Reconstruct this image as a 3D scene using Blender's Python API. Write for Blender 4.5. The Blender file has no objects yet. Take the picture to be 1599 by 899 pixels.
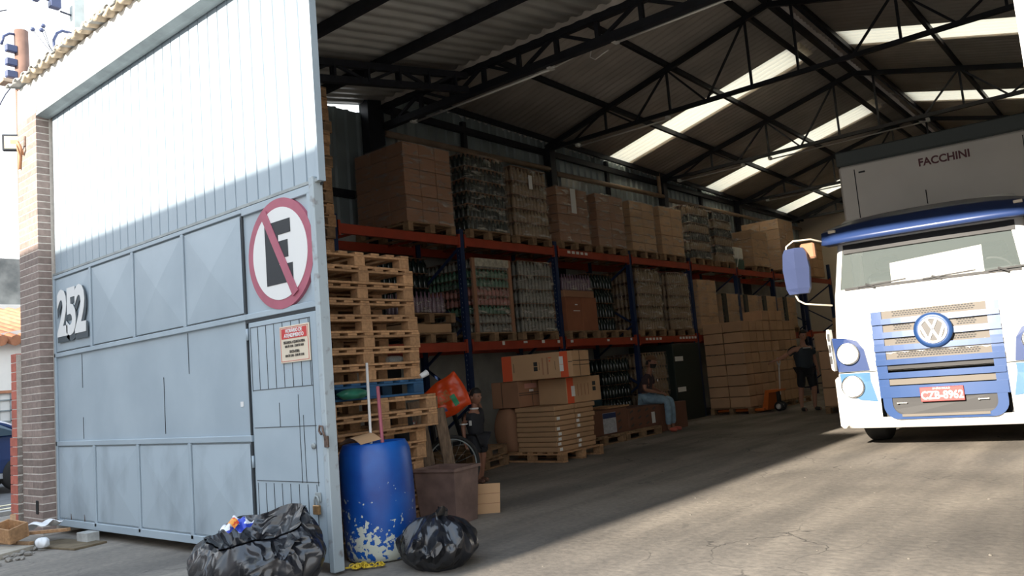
import bpy, bmesh, math, random
from mathutils import Vector, Matrix, Euler
random.seed(7)
C = bpy.context.scene.collection
S = bpy.context.scene
R = math.radians
PI = math.pi

# ---------------------------------------------------------------- camera
cam_data = bpy.data.cameras.new('camera')
cam = bpy.data.objects.new('camera', cam_data)
C.objects.link(cam)
S.camera = cam
cam_data.sensor_width = 36.0
cam_data.sensor_fit = 'HORIZONTAL'
cam_data.lens = 28.071
cam_data.clip_start = 0.05
cam_data.clip_end = 400
def _cam_axes():
    F = 1246.764
    X = -Vector((-700 - 799.5, 713 - 449.5, F)).normalized()
    Y = Vector((1845 - 799.5, 500 - 449.5, F)).normalized()
    Z = Y.cross(X).normalized()
    if Z.y > 0: Z = -Z
    return X, Y, Z
_X, _Y, _Z = _cam_axes()
right = Vector((_X.x, _Y.x, _Z.x)); down = Vector((_X.y, _Y.y, _Z.y)); fwd = Vector((_X.z, _Y.z, _Z.z))
fwd.normalize(); right = (right - fwd * right.dot(fwd)).normalized(); up = right.cross(fwd)
cam.matrix_world = Matrix(((right.x, up.x, -fwd.x, 0), (right.y, up.y, -fwd.y, 0), (right.z, up.z, -fwd.z, 1.25), (0, 0, 0, 1)))

# ---------------------------------------------------------------- sky, sun, exposure
W = bpy.data.worlds.new('sky'); S.world = W; W.use_nodes = True
nt = W.node_tree; nt.nodes.clear()
wo = nt.nodes.new('ShaderNodeOutputWorld'); bg = nt.nodes.new('ShaderNodeBackground')
tc = nt.nodes.new('ShaderNodeTexCoord'); sp = nt.nodes.new('ShaderNodeSeparateXYZ'); rp = nt.nodes.new('ShaderNodeValToRGB')
nt.links.new(tc.outputs['Generated'], sp.inputs[0]); nt.links.new(sp.outputs['Z'], rp.inputs[0])
rp.color_ramp.elements[0].color = (1.0, 0.985, 0.96, 1); rp.color_ramp.elements[0].position = 0.0
rp.color_ramp.elements[1].color = (0.62, 0.78, 1.0, 1); rp.color_ramp.elements[1].position = 0.9
e = rp.color_ramp.elements.new(0.45); e.color = (0.9, 0.955, 1.0, 1)
nt.links.new(rp.outputs[0], bg.inputs['Color']); bg.inputs['Strength'].default_value = 1.75
nt.links.new(bg.outputs[0], wo.inputs['Surface'])
SUN_EL = 18.7
sd = bpy.data.lights.new('sun', 'SUN'); sd.energy = 11.5; sd.color = (1.0, 0.9, 0.76); sd.angle = R(0.6)
so = bpy.data.objects.new('sun', sd); C.objects.link(so)
trav = Vector((0.02 * math.cos(R(SUN_EL)), math.cos(R(SUN_EL)), -math.sin(R(SUN_EL))))
so.rotation_euler = trav.to_track_quat('-Z', 'Y').to_euler(); so.location = (0, -20, 12)
S.cycles.diffuse_bounces = 7; S.cycles.max_bounces = 12
S.view_settings.view_transform = 'Standard'; S.view_settings.look = 'None'
S.view_settings.exposure = 0.38; S.view_settings.gamma = 1.0; S.view_settings.use_curve_mapping = False

# ---------------------------------------------------------------- materials
MATS = {}
def mat(name, col, rough=0.7, metal=0.0, var=0.0, scale=6.0, bump=0.0, col2=None, spec=0.5, alpha=None, emit=None, trans=None, coat=0.0, stretch=(1, 1, 1), rnd=0.0, detail=4.0, p0=0.35, p1=0.65, bdist=0.01):
    if name in MATS: return MATS[name]
    m = bpy.data.materials.new(name); m.use_nodes = True
    n = m.node_tree.nodes; L = m.node_tree.links
    b = n['Principled BSDF']; out = n['Material Output']
    b.inputs['Roughness'].default_value = rough; b.inputs['Metallic'].default_value = metal
    b.inputs['Specular IOR Level'].default_value = spec; b.inputs['Coat Weight'].default_value = coat
    b.inputs['Base Color'].default_value = (*col, 1)
    colsock = None
    if var or col2 or bump:
        t = n.new('ShaderNodeTexCoord'); mp = n.new('ShaderNodeMapping'); mp.inputs['Scale'].default_value = stretch
        nz = n.new('ShaderNodeTexNoise'); nz.inputs['Scale'].default_value = scale; nz.inputs['Detail'].default_value = detail
        L.new(t.outputs['Object'], mp.inputs[0])
        vec = mp.outputs[0]
        if rnd:
            oi = n.new('ShaderNodeObjectInfo'); va = n.new('ShaderNodeVectorMath'); va.operation = 'ADD'
            ml = n.new('ShaderNodeMath'); ml.operation = 'MULTIPLY'; ml.inputs[1].default_value = 37.0
            L.new(oi.outputs['Random'], ml.inputs[0]); L.new(mp.outputs[0], va.inputs[0]); L.new(ml.outputs[0], va.inputs[1]); vec = va.outputs[0]
        L.new(vec, nz.inputs['Vector'])
        if var or col2:
            cr = n.new('ShaderNodeValToRGB')
            c2 = col2 if col2 else tuple(max(0, c * (1 - var)) for c in col)
            cr.color_ramp.elements[0].color = (*c2, 1); cr.color_ramp.elements[1].color = (*col, 1)
            cr.color_ramp.elements[0].position = p0; cr.color_ramp.elements[1].position = p1
            L.new(nz.outputs['Fac'], cr.inputs[0]); colsock = cr.outputs[0]
        if bump:
            bp = n.new('ShaderNodeBump'); bp.inputs['Strength'].default_value = bump; bp.inputs['Distance'].default_value = bdist
            L.new(nz.outputs['Fac'], bp.inputs['Height']); L.new(bp.outputs[0], b.inputs['Normal'])
    if rnd:
        oi = n.new('ShaderNodeObjectInfo'); hs = n.new('ShaderNodeHueSaturation')
        mr = n.new('ShaderNodeMapRange'); mr.inputs['To Min'].default_value = 1 - rnd; mr.inputs['To Max'].default_value = 1 + rnd
        L.new(oi.outputs['Random'], mr.inputs['Value']); L.new(mr.outputs[0], hs.inputs['Value'])
        if colsock: L.new(colsock, hs.inputs['Color'])
        else: hs.inputs['Color'].default_value = (*col, 1)
        colsock = hs.outputs[0]
    if colsock: L.new(colsock, b.inputs['Base Color'])
    if emit: b.inputs['Emission Color'].default_value = (*emit[0], 1); b.inputs['Emission Strength'].default_value = emit[1]
    if trans is not None:
        tr = n.new('ShaderNodeBsdfTranslucent'); tr.inputs[0].default_value = (*trans[0], 1)
        mx = n.new('ShaderNodeMixShader'); mx.inputs[0].default_value = trans[1]
        L.new(b.outputs[0], mx.inputs[1]); L.new(tr.outputs[0], mx.inputs[2]); L.new(mx.outputs[0], out.inputs[0])
    if alpha is not None:
        tr = n.new('ShaderNodeBsdfTransparent'); mx = n.new('ShaderNodeMixShader'); mx.inputs[0].default_value = alpha
        L.new(tr.outputs[0], mx.inputs[1]); L.new(b.outputs[0], mx.inputs[2]); L.new(mx.outputs[0], out.inputs[0])
    MATS[name] = m
    return m

# ---------------------------------------------------------------- mesh helpers
class MB:
    def __init__(s): s.v = []; s.f = []; s.mi = []; s.sm = []
    def add(s, vs, fs, mi=0, sm=False, M=None):
        k = len(s.v)
        s.v += [tuple((M @ Vector(p)) if M else p) for p in vs]
        s.f += [tuple(i + k for i in f) for f in fs]; s.mi += [mi] * len(fs); s.sm += [sm] * len(fs)
        return s
    def box(s, x0, y0, z0, x1, y1, z1, mi=0, M=None):
        v = [(x0, y0, z0), (x1, y0, z0), (x1, y1, z0), (x0, y1, z0), (x0, y0, z1), (x1, y0, z1), (x1, y1, z1), (x0, y1, z1)]
        return s.add(v, [(0, 3, 2, 1), (4, 5, 6, 7), (0, 1, 5, 4), (1, 2, 6, 5), (2, 3, 7, 6), (3, 0, 4, 7)], mi, False, M)
    def cbox(s, x0, y0, z0, x1, y1, z1, c=0.01, mi=0, M=None):
        # box with chamfered edges
        bm = bmesh.new(); bmesh.ops.create_cube(bm, size=1)
        for q in bm.verts: q.co = Vector(((x0 + x1) / 2 + q.co.x * (x1 - x0), (y0 + y1) / 2 + q.co.y * (y1 - y0), (z0 + z1) / 2 + q.co.z * (z1 - z0)))
        bmesh.ops.bevel(bm, geom=bm.edges[:], offset=c, segments=1, affect='EDGES', profile=0.5)
        bm.verts.index_update()
        s.add([tuple(q.co) for q in bm.verts], [tuple(q.index for q in f.verts) for f in bm.faces], mi, False, M); bm.free()
        return s
    def bar(s, a, b, w=0.05, h=None, mi=0, up=(0, 0, 1)):
        h = h or w; a = Vector(a); b = Vector(b); d = (b - a).normalized(); u = Vector(up)
        if abs(d.dot(u)) > 0.98: u = Vector((1, 0, 0))
        r = d.cross(u).normalized(); u = r.cross(d)
        v = [p + r * sx * w / 2 + u * sz * h / 2 for p in (a, b) for sx, sz in ((-1, -1), (1, -1), (1, 1), (-1, 1))]
        return s.add([tuple(q) for q in v], [(0, 1, 2, 3), (7, 6, 5, 4), (0, 4, 5, 1), (1, 5, 6, 2), (2, 6, 7, 3), (3, 7, 4, 0)], mi)
    def tube(s, pts, r, n=8, mi=0, cap=True, sm=True):
        pts = [Vector(p) for p in pts]; rr = r if isinstance(r, (list, tuple)) else [r] * len(pts)
        v = []; prev = None
        for i, p in enumerate(pts):
            d = (pts[min(i + 1, len(pts) - 1)] - pts[max(i - 1, 0)]).normalized()
            if prev is None:
                u = Vector((0, 0, 1)) if abs(d.z) < 0.9 else Vector((1, 0, 0))
            else: u = prev
            q = d.cross(u).normalized(); u = q.cross(d).normalized(); prev = u
            for k in range(n):
                a = 2 * PI * k / n; v.append(tuple(p + (q * math.cos(a) + u * math.sin(a)) * rr[i]))
        f = []
        for i in range(len(pts) - 1):
            for k in range(n): f.append((i * n + k, i * n + (k + 1) % n, (i + 1) * n + (k + 1) % n, (i + 1) * n + k))
        s.add(v, f, mi, sm)
        if cap:
            k0 = len(s.v) - len(v)
            s.f += [tuple(k0 + k for k in reversed(range(n))), tuple(k0 + (len(pts) - 1) * n + k for k in range(n))]; s.mi += [mi] * 2; s.sm += [False] * 2
        return s
    def lathe(s, prof, n=16, mi=0, M=None, sm=True, capb=True, capt=True):
        v = [(r * math.cos(2 * PI * k / n), r * math.sin(2 * PI * k / n), z) for r, z in prof for k in range(n)]
        f = [(i * n + k, i * n + (k + 1) % n, (i + 1) * n + (k + 1) % n, (i + 1) * n + k) for i in range(len(prof) - 1) for k in range(n)]
        s.add(v, f, mi, sm, M); k0 = len(s.v) - len(v)
        if capb: s.f.append(tuple(k0 + k for k in reversed(range(n)))); s.mi.append(mi); s.sm.append(False)
        if capt: s.f.append(tuple(k0 + (len(prof) - 1) * n + k for k in range(n))); s.mi.append(mi); s.sm.append(False)
        return s
    def prism(s, poly, t0, t1, axis='y', mi=0, M=None):
        # polygon of (a,b) pairs extruded along an axis
        def P(a, b, t): return {'y': (a, t, b), 'x': (t, a, b), 'z': (a, b, t)}[axis]
        n = len(poly); v = [P(a, b, t0) for a, b in poly] + [P(a, b, t1) for a, b in poly]
        f = [tuple(range(n)), tuple(reversed(range(n, 2 * n)))] + [(i, i + n, (i + 1) % n + n, (i + 1) % n) for i in range(n)]
        return s.add(v, f, mi, False, M)
    def grid(s, nu, nv, fn, mi=0, sm=True):
        v = [tuple(fn(i / nu, j / nv)) for i in range(nu + 1) for j in range(nv + 1)]
        f = [(i * (nv + 1) + j, (i + 1) * (nv + 1) + j, (i + 1) * (nv + 1) + j + 1, i * (nv + 1) + j + 1) for i in range(nu) for j in range(nv)]
        return s.add(v, f, mi, sm)
    def mesh(s, name, mats):
        me = bpy.data.meshes.new(name); me.from_pydata(s.v, [], s.f)
        for m in (mats if isinstance(mats, (list, tuple)) else [mats]): me.materials.append(m)
        me.polygons.foreach_set('material_index', s.mi); me.polygons.foreach_set('use_smooth', s.sm); me.update()
        return me
    def build(s, name, mats, parent=None, fixn=False, **kw):
        me = s.mesh(name, mats)
        if fixn:
            bm = bmesh.new(); bm.from_mesh(me); bmesh.ops.recalc_face_normals(bm, faces=bm.faces[:]); bm.to_mesh(me); bm.free()
        return put(name, me, parent, **kw)
def put(name, me, parent=None, loc=None, rot=None, label=None, cat=None, group=None, kind=None):
    o = bpy.data.objects.new(name, me); C.objects.link(o)
    if parent: o.parent = parent
    if loc: o.location = loc
    if rot: o.rotation_euler = rot
    return tag(o, label, cat, group, kind)
def tag(o, label=None, cat=None, group=None, kind=None):
    for k, v in (('label', label), ('category', cat), ('group', group), ('kind', kind)):
        if v: o[k] = v
    return o
def thing(name, label, cat, loc=(0, 0, 0), rz=0, group=None, kind=None, rot=None):
    o = bpy.data.objects.new(name, None); C.objects.link(o); o.location = loc; o.rotation_euler = rot or (0, 0, rz)
    o.empty_display_size = 0.1
    return tag(o, label, cat, group, kind)
KIDS = {}
def copy_tree(o, parent=None, loc=None, rz=None, label=None, group=None):
    c = o.copy(); C.objects.link(c); c.parent = parent
    if loc is not None: c.location = loc
    if rz is not None: c.rotation_euler = (0, 0, rz)
    if label: c['label'] = label
    if group: c['group'] = group
    for ch in o.children: copy_tree(ch, c)
    return c
def solid(o, t):
    m = o.modifiers.new('thickness', 'SOLIDIFY'); m.thickness = t; m.offset = 0; return o
ORD = ['first', 'second', 'third', 'fourth', 'fifth', 'sixth', 'seventh', 'eighth', 'ninth', 'tenth', 'eleventh', 'twelfth', 'thirteenth', 'fourteenth', 'fifteenth', 'sixteenth', 'seventeenth', 'eighteenth', 'nineteenth', 'twentieth']
def nth(i):
    if i < 20: return ORD[i]
    t = {20: 'twenty', 30: 'thirty', 40: 'forty'}[(i + 1) // 10 * 10]
    return {20: 'twentieth', 30: 'thirtieth', 40: 'fortieth'}[i + 1] if (i + 1) % 10 == 0 else t + '-' + ORD[(i + 1) % 10 - 1]
def text(name, s, size, m, parent, M, ext=0.002, bold=0.0, sx=1.0, align='CENTER', shear=0.0, spacing=1.0):
    cu = bpy.data.curves.new(name, 'FONT'); cu.body = s; cu.size = size; cu.extrude = ext; cu.offset = bold; cu.shear = shear
    cu.align_x = align; cu.align_y = 'CENTER'; cu.space_character = spacing; cu.resolution_u = 3
    t = bpy.data.objects.new(name, cu); C.objects.link(t); bpy.context.view_layer.update()
    me = bpy.data.meshes.new_from_object(t); bpy.data.objects.remove(t)
    me.materials.clear(); me.materials.append(m)
    me.transform(M @ Matrix.Diagonal((sx, 1, 1, 1)))
    return put(name, me, parent)
def facing(loc, n):
    # text frame: local x right, local y up, looking against n ('-y' or '+x')
    if n == '-y': r = Matrix(((1, 0, 0), (0, 0, -1), (0, 1, 0)))
    elif n == '+x': r = Matrix(((0, 0, 1), (1, 0, 0), (0, 1, 0)))
    return Matrix.Translation(loc) @ r.to_4x4()
# ---------------------------------------------------------------- materials of the setting
def floor_mat():
    m = bpy.data.materials.new('worn_concrete'); m.use_nodes = True; n = m.node_tree.nodes; L = m.node_tree.links; b = n['Principled BSDF']
    b.inputs['Roughness'].default_value = 0.85
    t = n.new('ShaderNodeTexCoord')
    def noise(sc, det, st=(1, 1, 1), rot=0):
        mp = n.new('ShaderNodeMapping'); mp.inputs['Scale'].default_value = st; mp.inputs['Rotation'].default_value = (0, 0, rot)
        q = n.new('ShaderNodeTexNoise'); q.inputs['Scale'].default_value = sc; q.inputs['Detail'].default_value = det
        L.new(t.outputs['Object'], mp.inputs[0]); L.new(mp.outputs[0], q.inputs['Vector']); return q
    def ramp(src, els):
        r = n.new('ShaderNodeValToRGB'); L.new(src, r.inputs[0])
        r.color_ramp.elements[0].position, r.color_ramp.elements[0].color = els[0][0], (*els[0][1], 1)
        r.color_ramp.elements[1].position, r.color_ramp.elements[1].color = els[-1][0], (*els[-1][1], 1)
        for p, c in els[1:-1]: r.color_ramp.elements.new(p).color = (*c, 1)
        return r
    def mix(a, bb, f, mode='MIX'):
        x = n.new('ShaderNodeMixRGB'); x.blend_type = mode
        if isinstance(f, float): x.inputs[0].default_value = f
        else: L.new(f, x.inputs[0])
        L.new(a, x.inputs[1])
        if isinstance(bb, tuple): x.inputs[2].default_value = (*bb, 1)
        else: L.new(bb, x.inputs[2])
        return x.outputs[0]
    base = ramp(noise(0.55, 8).outputs['Fac'], [(0.3, (0.155, 0.141, 0.127)), (0.5, (0.235, 0.214, 0.191)), (0.7, (0.315, 0.286, 0.252))])
    tyre = ramp(noise(1.1, 6, (1.8, 0.25, 1), 0.35).outputs['Fac'], [(0.38, (0.55, 0.55, 0.55)), (0.62, (1.12, 1.1, 1.06))])
    fine = ramp(noise(22, 8).outputs['Fac'], [(0.3, (0.8, 0.8, 0.8)), (0.7, (1.15, 1.13, 1.1))])
    c = mix(base.outputs[0], tyre.outputs[0], 0.8, 'MULTIPLY'); c = mix(c, fine.outputs[0], 0.9, 'MULTIPLY')
    # cracks, stronger towards the street
    vo = n.new('ShaderNodeTexVoronoi'); vo.feature = 'DISTANCE_TO_EDGE'; vo.inputs['Scale'].default_value = 2.3
    wob = noise(3.5, 5); va = n.new('ShaderNodeMixRGB'); va.inputs[0].default_value = 0.22
    L.new(t.outputs['Object'], va.inputs[1]); L.new(wob.outputs['Color'], va.inputs[2]); L.new(va.outputs[0], vo.inputs['Vector'])
    cr = ramp(vo.outputs['Distance'], [(0.0, (1, 1, 1)), (0.016, (0, 0, 0))])
    ms = ramp(noise(0.7, 3).outputs['Fac'], [(0.5, (0, 0, 0)), (0.62, (1, 1, 1))])
    mk = mix(cr.outputs[0], ms.outputs[0], 1.0, 'MULTIPLY')
    c = mix(c, (0.05, 0.047, 0.043), mk)
    L.new(c, b.inputs['Base Color'])
    bp = n.new('ShaderNodeBump'); bp.inputs['Strength'].default_value = 0.5; bp.inputs['Distance'].default_value = 0.012
    L.new(noise(14, 10).outputs['Fac'], bp.inputs['Height']); L.new(bp.outputs[0], b.inputs['Normal'])
    return m
M_floor = floor_mat()
M_gate = mat('gate_paint', (0.355, 0.43, 0.49), 0.42, 0.0, 0.0, 1.6, 0.15, col2=(0.30, 0.37, 0.43), detail=8)
M_gatedk = mat('gate_gap', (0.03, 0.035, 0.04), 0.8)
M_gatewear = mat('gate_wear', (0.34, 0.40, 0.44), 0.6, 0, 0, 14, 0.2, col2=(0.2, 0.2, 0.2), p0=0.28, p1=0.42, detail=8)
M_gtrim = mat('grey_flashing', (0.33, 0.37, 0.38), 0.5, 0.1, 0.3, 5)
M_white = mat('white_render', (0.82, 0.82, 0.8), 0.8, 0, 0.12, 3, 0.2)
M_brickbr = mat('brown_brick', (0.27, 0.205, 0.18), 0.7, 0, 0.25, 18, 0.3, rnd=0.18)
M_mortar = mat('mortar', (0.6, 0.55, 0.5), 0.9, 0, 0.2, 20)
M_brickrd = mat('red_brick', (0.48, 0.13, 0.09), 0.7, 0, 0.2, 18, 0.2, rnd=0.12)
M_fiber = mat('fibre_cement', (0.30, 0.285, 0.27), 0.85, 0, 0.3, 2.5, 0.1)
M_fiberin = mat('roof_sheet', (0.56, 0.52, 0.48), 0.8, 0, 0.25, 1.2, 0.1, detail=8)
M_tin = mat('canopy_sheet', (0.5, 0.51, 0.5), 0.5, 0.1, 0.25, 1.2, 0.0)
M_tile = mat('edge_tile', (0.5, 0.42, 0.32), 0.85, 0, 0.35, 12, 0.3)
M_sky = mat('translucent_sheet', (0.6, 0.55, 0.46), 0.6, 0, 0.2, 1.5, 0, trans=((0.97, 0.9, 0.76), 0.92))
M_steel = mat('dark_steel', (0.022, 0.025, 0.034), 0.55, 0.2, 0.3, 8)
M_block = mat('block_wall', (0.42, 0.42, 0.39), 0.9, 0, 0.25, 3, 0.2)
M_wallsheet = mat('wall_sheet', (0.30, 0.36, 0.38), 0.45, 0.3, 0.25, 1.5)
M_back = mat('back_wall', (0.55, 0.48, 0.4), 0.9, 0, 0.2, 1)
M_pipe = mat('brown_pipe', (0.33, 0.24, 0.17), 0.6, 0, 0.2, 4)
M_tube = mat('lamp_tube', (0.75, 0.75, 0.72), 0.3)
M_asph = mat('asphalt', (0.13, 0.13, 0.13), 0.9, 0, 0.3, 6, 0.2)
M_yel = mat('yellow_paint', (0.7, 0.62, 0.42), 0.7)

# ground: one slab inside and outside, the cross street beyond the corner
MB().grid(8, 8, lambda u, v: (-12 + 52 * u, -40 + 80 * v, 0)).build('floor', M_floor, kind='structure')
MB().box(-60, -40, -0.2, -12, 60, -0.002).build('street', M_asph, kind='structure')
MB().box(-12.2, 3.6, 0, -12.05, 40, 0.05).build('trim_1', mat('kerb', (0.4, 0.39, 0.37), 0.9, 0, 0.2, 8), kind='structure')
for i, x in enumerate((-12.9, -13.4)):
    MB().box(x - 0.06, -30, 0, x + 0.06, 45, 0.006).build('trim_%d' % (2 + i), M_yel, kind='structure')

# ---- pillar at the corner, brick by brick
XW = -9.9
pil = thing('corner_pillar', None, None, (0, 0, 0)); tag(pil, kind='structure'); pil.name = 'trim_4'
MB().box(-9.94, 3.3375, 0, -9.4025, 3.7, 4.75).build('mortar_core', M_mortar, pil)
bh, gp = 0.0755, 0.007
_bm = {}
def brick(x0, x1, y0, y1, z0, h, m, par):
    k = (round(x1 - x0, 3), round(y1 - y0, 3), round(h, 3), m.name)
    if k not in _bm: _bm[k] = MB().cbox(0, 0, 0, x1 - x0, y1 - y0, h, 0.003).mesh('brick', m)
    return put('brick', _bm[k], par, loc=(x0, y0, z0))
for i in range(59):
    z = 0.02 + i * (bh + 0.0022)
    # front face bricks lap: one long and a header at the corner, alternating
    if i % 2 == 0:
        brick(-9.94, -9.66, 3.335, 3.42, z, bh - gp, M_brickbr, pil); brick(-9.655, -9.4, 3.335, 3.47, z, bh - gp, M_brickbr, pil)
    else:
        brick(-9.94, -9.8, 3.335, 3.42, z, bh - gp, M_brickbr, pil); brick(-9.795, -9.4, 3.335, 3.47, z, bh - gp, M_brickbr, pil)
MB().cbox(-9.56, 3.325, 0.22, -9.5, 3.3345, 0.36, 0.004).build('outlet_hole', mat('hole', (0.01, 0.01, 0.01), 0.9), pil)
pr = thing('trim', None, None, (0, 0, 0)); tag(pr, kind='structure'); pr.name = 'trim_5'
MB().box(-10.09, 3.288, 0, -9.95, 3.5, 1.95).build('mortar_core', M_mortar, pr)
for i in range(19):
    z = 0.01 + i * 0.103
    brick(-10.16 if i < 10 else -10.1, -9.95, 3.285, 3.5, z, 0.095, M_brickrd, pr)

# ---- facade wall above the gate and the bit left of it
MB().box(-10.0, 3.36, 4.62, -4.58, 3.62, 5.02).build('wall_front', M_white, kind='structure')
MB().box(-0.31, 3.36, 0, 0.9, 3.75, 5.2).build('wall_front_right', M_white, kind='structure')
MB().prism([(3.42, 4.545), (3.34, 4.56), (3.34, 4.6), (3.4, 4.62), (3.48, 4.62), (3.48, 4.545)], -9.4, -4.6, 'x').build('trim_6', M_gtrim, kind='structure')
# ---- outside walls of the hall
MB().box(XW - 0.2, 3.62, 0, XW, 28.2, 3.75).build('wall_left', M_block, kind='structure')
def ribs(u, pitch=0.2, top=0.035):
    t = (u / pitch) % 1.0
    return top if 0.0 <= t < 0.16 else 0.0
def sheet_wall(name, x, y0, y1, z0, z1, m, pitch=0.25):
    b = MB(); ys = []
    y = y0
    while y < y1:
        ys += [(y, 0), (y + 0.03, 0.035), (y + 0.07, 0.035), (y + 0.10, 0)]; y += pitch
    ys.append((y1, 0)); v = []; f = []
    for yy, d in ys: v += [(x + d, yy, z0), (x + d, yy, z1(yy) if callable(z1) else z1)]
    for i in range(len(ys) - 1): f.append((2 * i, 2 * i + 2, 2 * i + 3, 2 * i + 1))
    b.add(v, f); return solid(b.build(name, m, kind='structure'), 0.006)
sheet_wall('wall_left_sheeting', XW - 0.06, 3.62, 8.45, 3.0, lambda y: 5.06 + (y - 3.3) * 0.175 - 0.03 if y < 7.7 else 5.79, M_wallsheet)
sheet_wall('wall_left_sheeting', XW - 0.06, 8.45, 28.2, 3.7, 6.28, M_wallsheet)
MB().box(-10.2, 28.2, 0, 0.6, 28.4, 5.9).prism([(-10.2, 5.9), (0.6, 5.9), (-4.83, 7.3)], 28.2, 28.4, 'y').build('wall_back', M_back, kind='structure')
MB().box(0.24, 3.75, 0, 0.44, 28.2, 6.2).build('wall_right', M_block, kind='structure')

# ---- roofs
RX, RZ, SL = -4.83, 7.55, 0.262
def tilt(y): return -0.02 * (y - 13.47)
def roofz(x, y): return RZ - SL * abs(x - RX) + tilt(y)
def corr_y(b, x0, x1, y0, y1, zf, pitch=0.177, amp=0.034, mi=0):
    n = max(1, int((y1 - y0) / pitch * 8)); m = 1
    return b.grid(n, m, lambda u, v: (x0 + (x1 - x0) * v, y0 + (y1 - y0) * u, zf(x0 + (x1 - x0) * v, y0 + (y1 - y0) * u) + amp * math.sin(2 * PI * (y0 + (y1 - y0) * u) / pitch)), mi)
roof = thing('roof', None, None); tag(roof, kind='structure'); roof.name = 'ceiling'
STR = [(15.79, 16.72), (20.74, 21.70), (25.74, 26.75)]
ys = [8.78] + [q for s in STR for q in s] + [28.3]
for side in (-1, 1):
    xo = RX + side * 5.25; xi = RX + side * 0.12
    for k in range(0, len(ys) - 1):
        y0, y1 = ys[k], ys[k + 1]
        if k % 2 == 0:
            solid(corr_y(MB(), xi, xo, y0 - 0.05, y1 + 0.05, lambda x, y: roofz(x, y)).build('roof_sheet', M_fiberin, roof), 0.008)
        else:
            solid(corr_y(MB(), RX + side * 0.28, xo, y0, y1, lambda x, y: roofz(x, y)).build('skylight_sheet', M_sky, roof, label='translucent sheet letting daylight through the roof'), 0.004)
            solid(corr_y(MB(), xi, RX + side * 0.30, y0, y1, lambda x, y: roofz(x, y) + 0.03).build('roof_sheet', M_fiberin, roof), 0.008)
MB().grid(10, 4, lambda u, v: (RX - 0.5 + v, 8.7 + 19.6 * u, RZ - 0.5 * abs(v - 0.5) * 0.55 + 0.10 + tilt(8.7 + 19.6 * u))).build('ridge_cap', M_fiberin, roof)
PX = [-9.75, -8.33, -6.88, -5.25, -4.41, -2.78, -1.33, 0.1]
for x in PX:
    b = MB()
    for y0, y1 in ((8.85, 28.2),):
        za, zb = roofz(x, y0) - 0.09, roofz(x, y1) - 0.09
        b.bar((x, y0, za), (x, y1, zb), 0.065, 0.1)
    b.build('purlin', M_steel, roof)
MB().bar((RX, 8.85, RZ - 0.12 + tilt(8.85)), (RX, 28.2, RZ - 0.12 + tilt(28.2)), 0.09, 0.12).build('ridge_beam', M_steel, roof)
# front canopy, falling towards the street
CZ = lambda y: 5.06 + (y - 3.3) * 0.175
can = thing('canopy', None, None); tag(can, kind='structure'); can.name = 'ceiling_canopy'
nn = int(10.3 / 0.235 * 12)
solid(MB().grid(nn, 2, lambda u, v: (-10.05 + 10.55 * u, 3.25 + 5.6 * v, CZ(3.25 + 5.6 * v) + 0.022 * max(-1, min(1, 2.2 * math.sin(2 * PI * 10.55 * u / 0.235))))).build('canopy_sheet', M_tin, can), 0.006)
for y in (4.1, 5.5, 7.1):
    MB().bar((-9.86, y, CZ(y) - 0.09), (0.2, y, CZ(y) - 0.09), 0.085, 0.12).build('purlin', M_steel, can)
# old cement tiles along the front edge of the canopy, corrugated, with ragged ends
for k in range(6):
    x0 = -9.62 + k * 1.02; x1 = x0 + 1.06
    n2 = int(1.06 / 0.177 * 8)
    solid(MB().grid(n2, 2, lambda u, v: (x0 + 1.06 * u, 3.27 + 0.45 * v - 0.015 * (k % 2), 5.03 + 0.02 * (k % 2) * (1 - v) + 0.09 * v + 0.028 * math.sin(2 * PI * (x0 + 1.06 * u) / 0.177))).build('edge_sheet', M_tile, can), 0.035)

# front gable infill above the canopy and an added unseen strip that straightens its shadow edge on the visor
solid(MB().grid(240, 1, lambda u, v: (-10.05 + 10.45 * u, 8.72 + 0.012 * math.sin(2 * PI * u * 40), 5.93 + (roofz(-10.05 + 10.45 * u, 8.72) + 0.02 - 5.93) * v)).build('wall_gable', M_fiberin, kind='structure'), 0.008)
MB().box(-4.55, 3.22, 5.035, 0.35, 3.25, 5.12).build('trim_16', M_gtrim, kind='structure')
# ---- trusses
def truss(y, label):
    t = thing('roof_truss', label, 'truss', (0, y, 0), group='steel roof trusses')
    dz = tilt(y); zb = 5.98 + dz * 0.6
    top = lambda x: RZ - SL * abs(x - RX) - 0.2 + dz
    for s in (-1, 1):
        MB().bar((RX, 0, top(RX)), (RX + s * 5.05, 0, top(RX + s * 5.05)), 0.075, 0.1).build('top_chord', M_steel, t)
    MB().bar((XW, 0, zb), (0.22, 0, zb), 0.07, 0.075).build('bottom_chord', M_steel, t)
    nodes = [0.42, 1.45, 2.05, 2.9, 3.5, 4.3]
    for s in (-1, 1):
        for d in (0.42, 2.05, 3.5):
            x = RX + s * d; MB().bar((x, 0, zb), (x, 0, top(x)), 0.04).build('web_post', M_steel, t)
        for a, b_ in (((0.42, 1), (1.3, 0)), ((2.05, 1), (1.3, 0)), ((2.05, 1), (2.85, 0)), ((3.5, 1), (2.85, 0)), ((3.5, 1), (4.35, 0)), ((4.95, 1), (4.35, 0))):
            xa, xb = RX + s * a[0], RX + s * b_[0]
            MB().bar((xa, 0, top(xa)), (xb, 0, zb), 0.035).build('web_brace', M_steel, t)
    return t
truss(13.47, 'dark steel gable truss next behind the flat front girder')
truss(18.2, 'dark steel gable truss between the first and second skylight strips')
truss(22.9, 'dark steel gable truss between the second and third skylight strips')
truss(27.4, 'dark steel gable truss closest to the back wall')
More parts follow.
